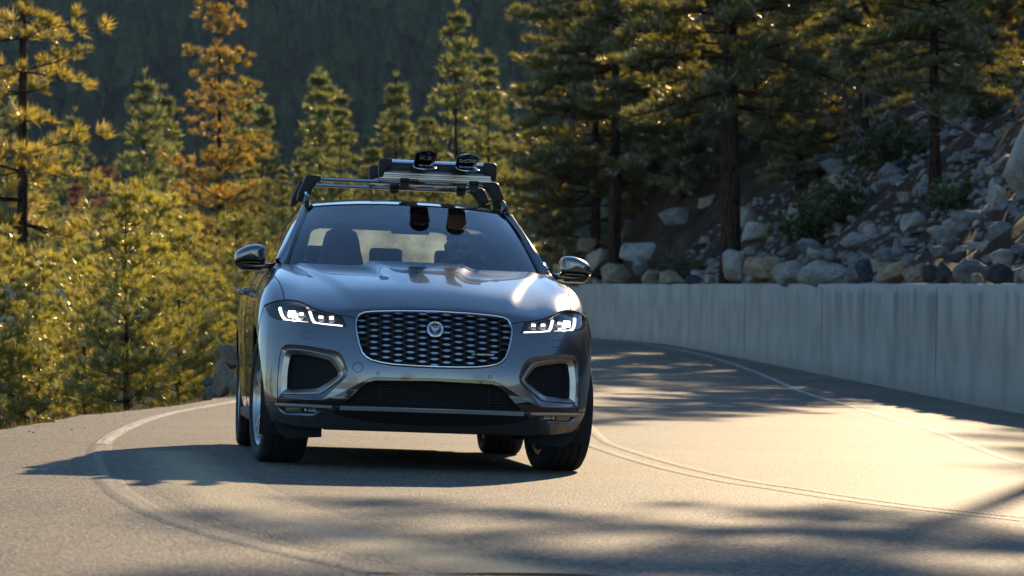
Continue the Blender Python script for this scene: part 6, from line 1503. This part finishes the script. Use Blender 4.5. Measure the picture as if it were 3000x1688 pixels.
# ---- driver
def skin_body(name, joints, edges, m, parent, root=0, sub_=2):
    me = bpy.data.meshes.new(name); me.from_pydata([j[0] for j in joints], edges, []); me.update()
    o = obj(name, me, m, parent); sk = o.modifiers.new('skin', 'SKIN'); sk.use_smooth_shade = True
    for i, j in enumerate(joints):
        v = me.skin_vertices[0].data[i]; r = j[1]; v.radius = r if hasattr(r, '__len__') else (r, r); v.use_root = (i == root)
    sb = o.modifiers.new('sub', 'SUBSURF'); sb.levels = sub_; sb.render_levels = sub_
    return o
m_skin = mat('skin', (0.62, 0.40, 0.30), 0.5); m_jacket = mat('jacket_navy', (0.020, 0.024, 0.035), 0.8); m_hair = mat('hair_dark', (0.03, 0.022, 0.018), 0.6)
person = on_car('person', (.355, 1.24, .62)); tag(person, 'driver in dark jacket and sunglasses holding the steering wheel', 'person')
hx = -.025
J = [((0, .02, .06), (.16, .12)), ((0, .04, .22), (.15, .105)), ((0, .05, .38), (.175, .11)), ((0, .05, .50), (.13, .085)), ((hx * .5, .02, .57), .058), ((hx, .0, .63), .056)]
for s_ in (1, -1):
    J += [((s_ * .19, .04, .47), (.075, .075)), ((s_ * .25, -.05, .28), .052), ((s_ * .19, -.22, .40), .040), ((s_ * .165, -.27, .45), .030)]
    J += [((s_ * .11, -.10, .05), (.095, .085)), ((s_ * .15, -.42, .06), .07), ((s_ * .14, -.62, -.06), .05)]
E_ = [(0, 1), (1, 2), (2, 3), (3, 4), (4, 5)]
for b in (6, 13): E_ += [(3, b), (b, b + 1), (b + 1, b + 2), (b + 2, b + 3), (0, b + 4), (b + 4, b + 5), (b + 5, b + 6)]
skin_body('body', J, E_, m_jacket, person)
# head: one smooth surface with brow, nose, mouth and chin, ears
rows = []
for i, t in enumerate(np.linspace(0, 1, 29)):
    z_ = .600 + t * .235
    w_ = np.interp(t, [0, .08, .2, .35, .5, .7, .85, .95, 1], [.026, .045, .058, .068, .074, .077, .068, .045, .006])
    d_f = np.interp(t, [0, .06, .12, .2, .3, .36, .42, .5, .56, .62, .75, .88, .96, 1], [.060, .086, .092, .088, .094, .104, .098, .088, .092, .094, .092, .074, .045, .005])
    d_b = np.interp(t, [0, .1, .25, .5, .7, .88, .96, 1], [.03, .05, .075, .098, .105, .085, .05, .005])
    r = []
    for a in np.linspace(0, 2 * math.pi, 36, endpoint=False):
        cx_, cy_ = math.sin(a), -math.cos(a)
        x_ = w_ * cx_; y_ = (d_f if cy_ < 0 else d_b) * cy_
        if cy_ < 0 and .27 < t < .47: y_ -= .020 * math.exp(-(x_ / .011) ** 2) * math.exp(-((t - .34) / .07) ** 2)
        if cy_ < 0: y_ += .006 * math.exp(-((abs(x_) - .031) / .014) ** 2) * math.exp(-((t - .5) / .05) ** 2)
        if cy_ < 0: y_ -= .004 * math.exp(-(x_ / .022) ** 2) * (math.exp(-((t - .215) / .02) ** 2) + math.exp(-((t - .165) / .02) ** 2)) - .003 * math.exp(-(x_ / .025) ** 2) * math.exp(-((t - .19) / .01) ** 2)
        r.append((x_ + hx, y_ - .005, z_))
    rows.append(r)
MB().loft(rows, closed=True, caps=True).build('head', m_skin, person)
for s_ in (1, -1): MB().tube([(hx + s_ * .074, .008, .70), (hx + s_ * .083, .016, .715), (hx + s_ * .082, .02, .735), (hx + s_ * .075, .010, .742)], [.006, .010, .010, .006], 7).build('ear', m_skin, person)
hr = [[((x_ - hx) * 1.05 + hx, y_ * 1.04 + .006, z_ + .006) for x_, y_, z_ in r] for r in rows[19:]]
MB().loft(hr, closed=True, caps=True).build('hair', m_hair, person)
mb = MB()
for s_ in (1, -1):
    mb.prism([(hx + s_ * .033 + .027 * math.cos(a) * (1 + .1 * math.sin(a)), -.104 + abs(math.cos(a)) * .004, .722 + .019 * math.sin(a)) for a in np.linspace(0, 2 * math.pi, 18, endpoint=False)], (0, 0, 0), (0, .004, 0)); mb.tube([(hx + s_ * .058, -.098, .728), (hx + s_ * .078, -.05, .73), (hx + s_ * .08, .01, .732)], .003, 5)
mb.tube([(hx - .01, -.105, .728), (hx + .01, -.105, .728)], .003, 5); mb.build('sunglasses', m_gloss, person)
for s_ in (1, -1):     # hands closed round the wheel rim
    hb = Vector((s_ * .162 + .02, -.262, .465)); mb = MB(); pr = hb + Vector((-s_ * .004, -.035, .03))
    mb.tube([hb, hb + Vector((0, -.03, .02)), pr + Vector((0, -.012, .012))], [.026, .034, .028], 10, flat=(1, .6))
    for f_ in range(4):
        b = pr + Vector((s_ * .004, -.010 + .004 * f_, .022 - .017 * f_)); L_ = (.030, .034, .032, .026)[f_]
        mb.tube([b + Vector((s_ * .01, 0, 0)), b + Vector((s_ * .018, -L_ * .6, 0)), b + Vector((s_ * .006, -L_, -.002)), b + Vector((-s_ * .016, -L_ * .8, -.003)), b + Vector((-s_ * .018, -L_ * .45, -.003))], [.0095, .009, .0085, .008, .006], 7)
    mb.tube([hb + Vector((-s_ * .02, -.01, .02)), pr + Vector((-s_ * .026, .0, .02)), pr + Vector((-s_ * .024, -.014, .038))], [.012, .011, .008], 7)
    mb.build('hand', m_skin, person)
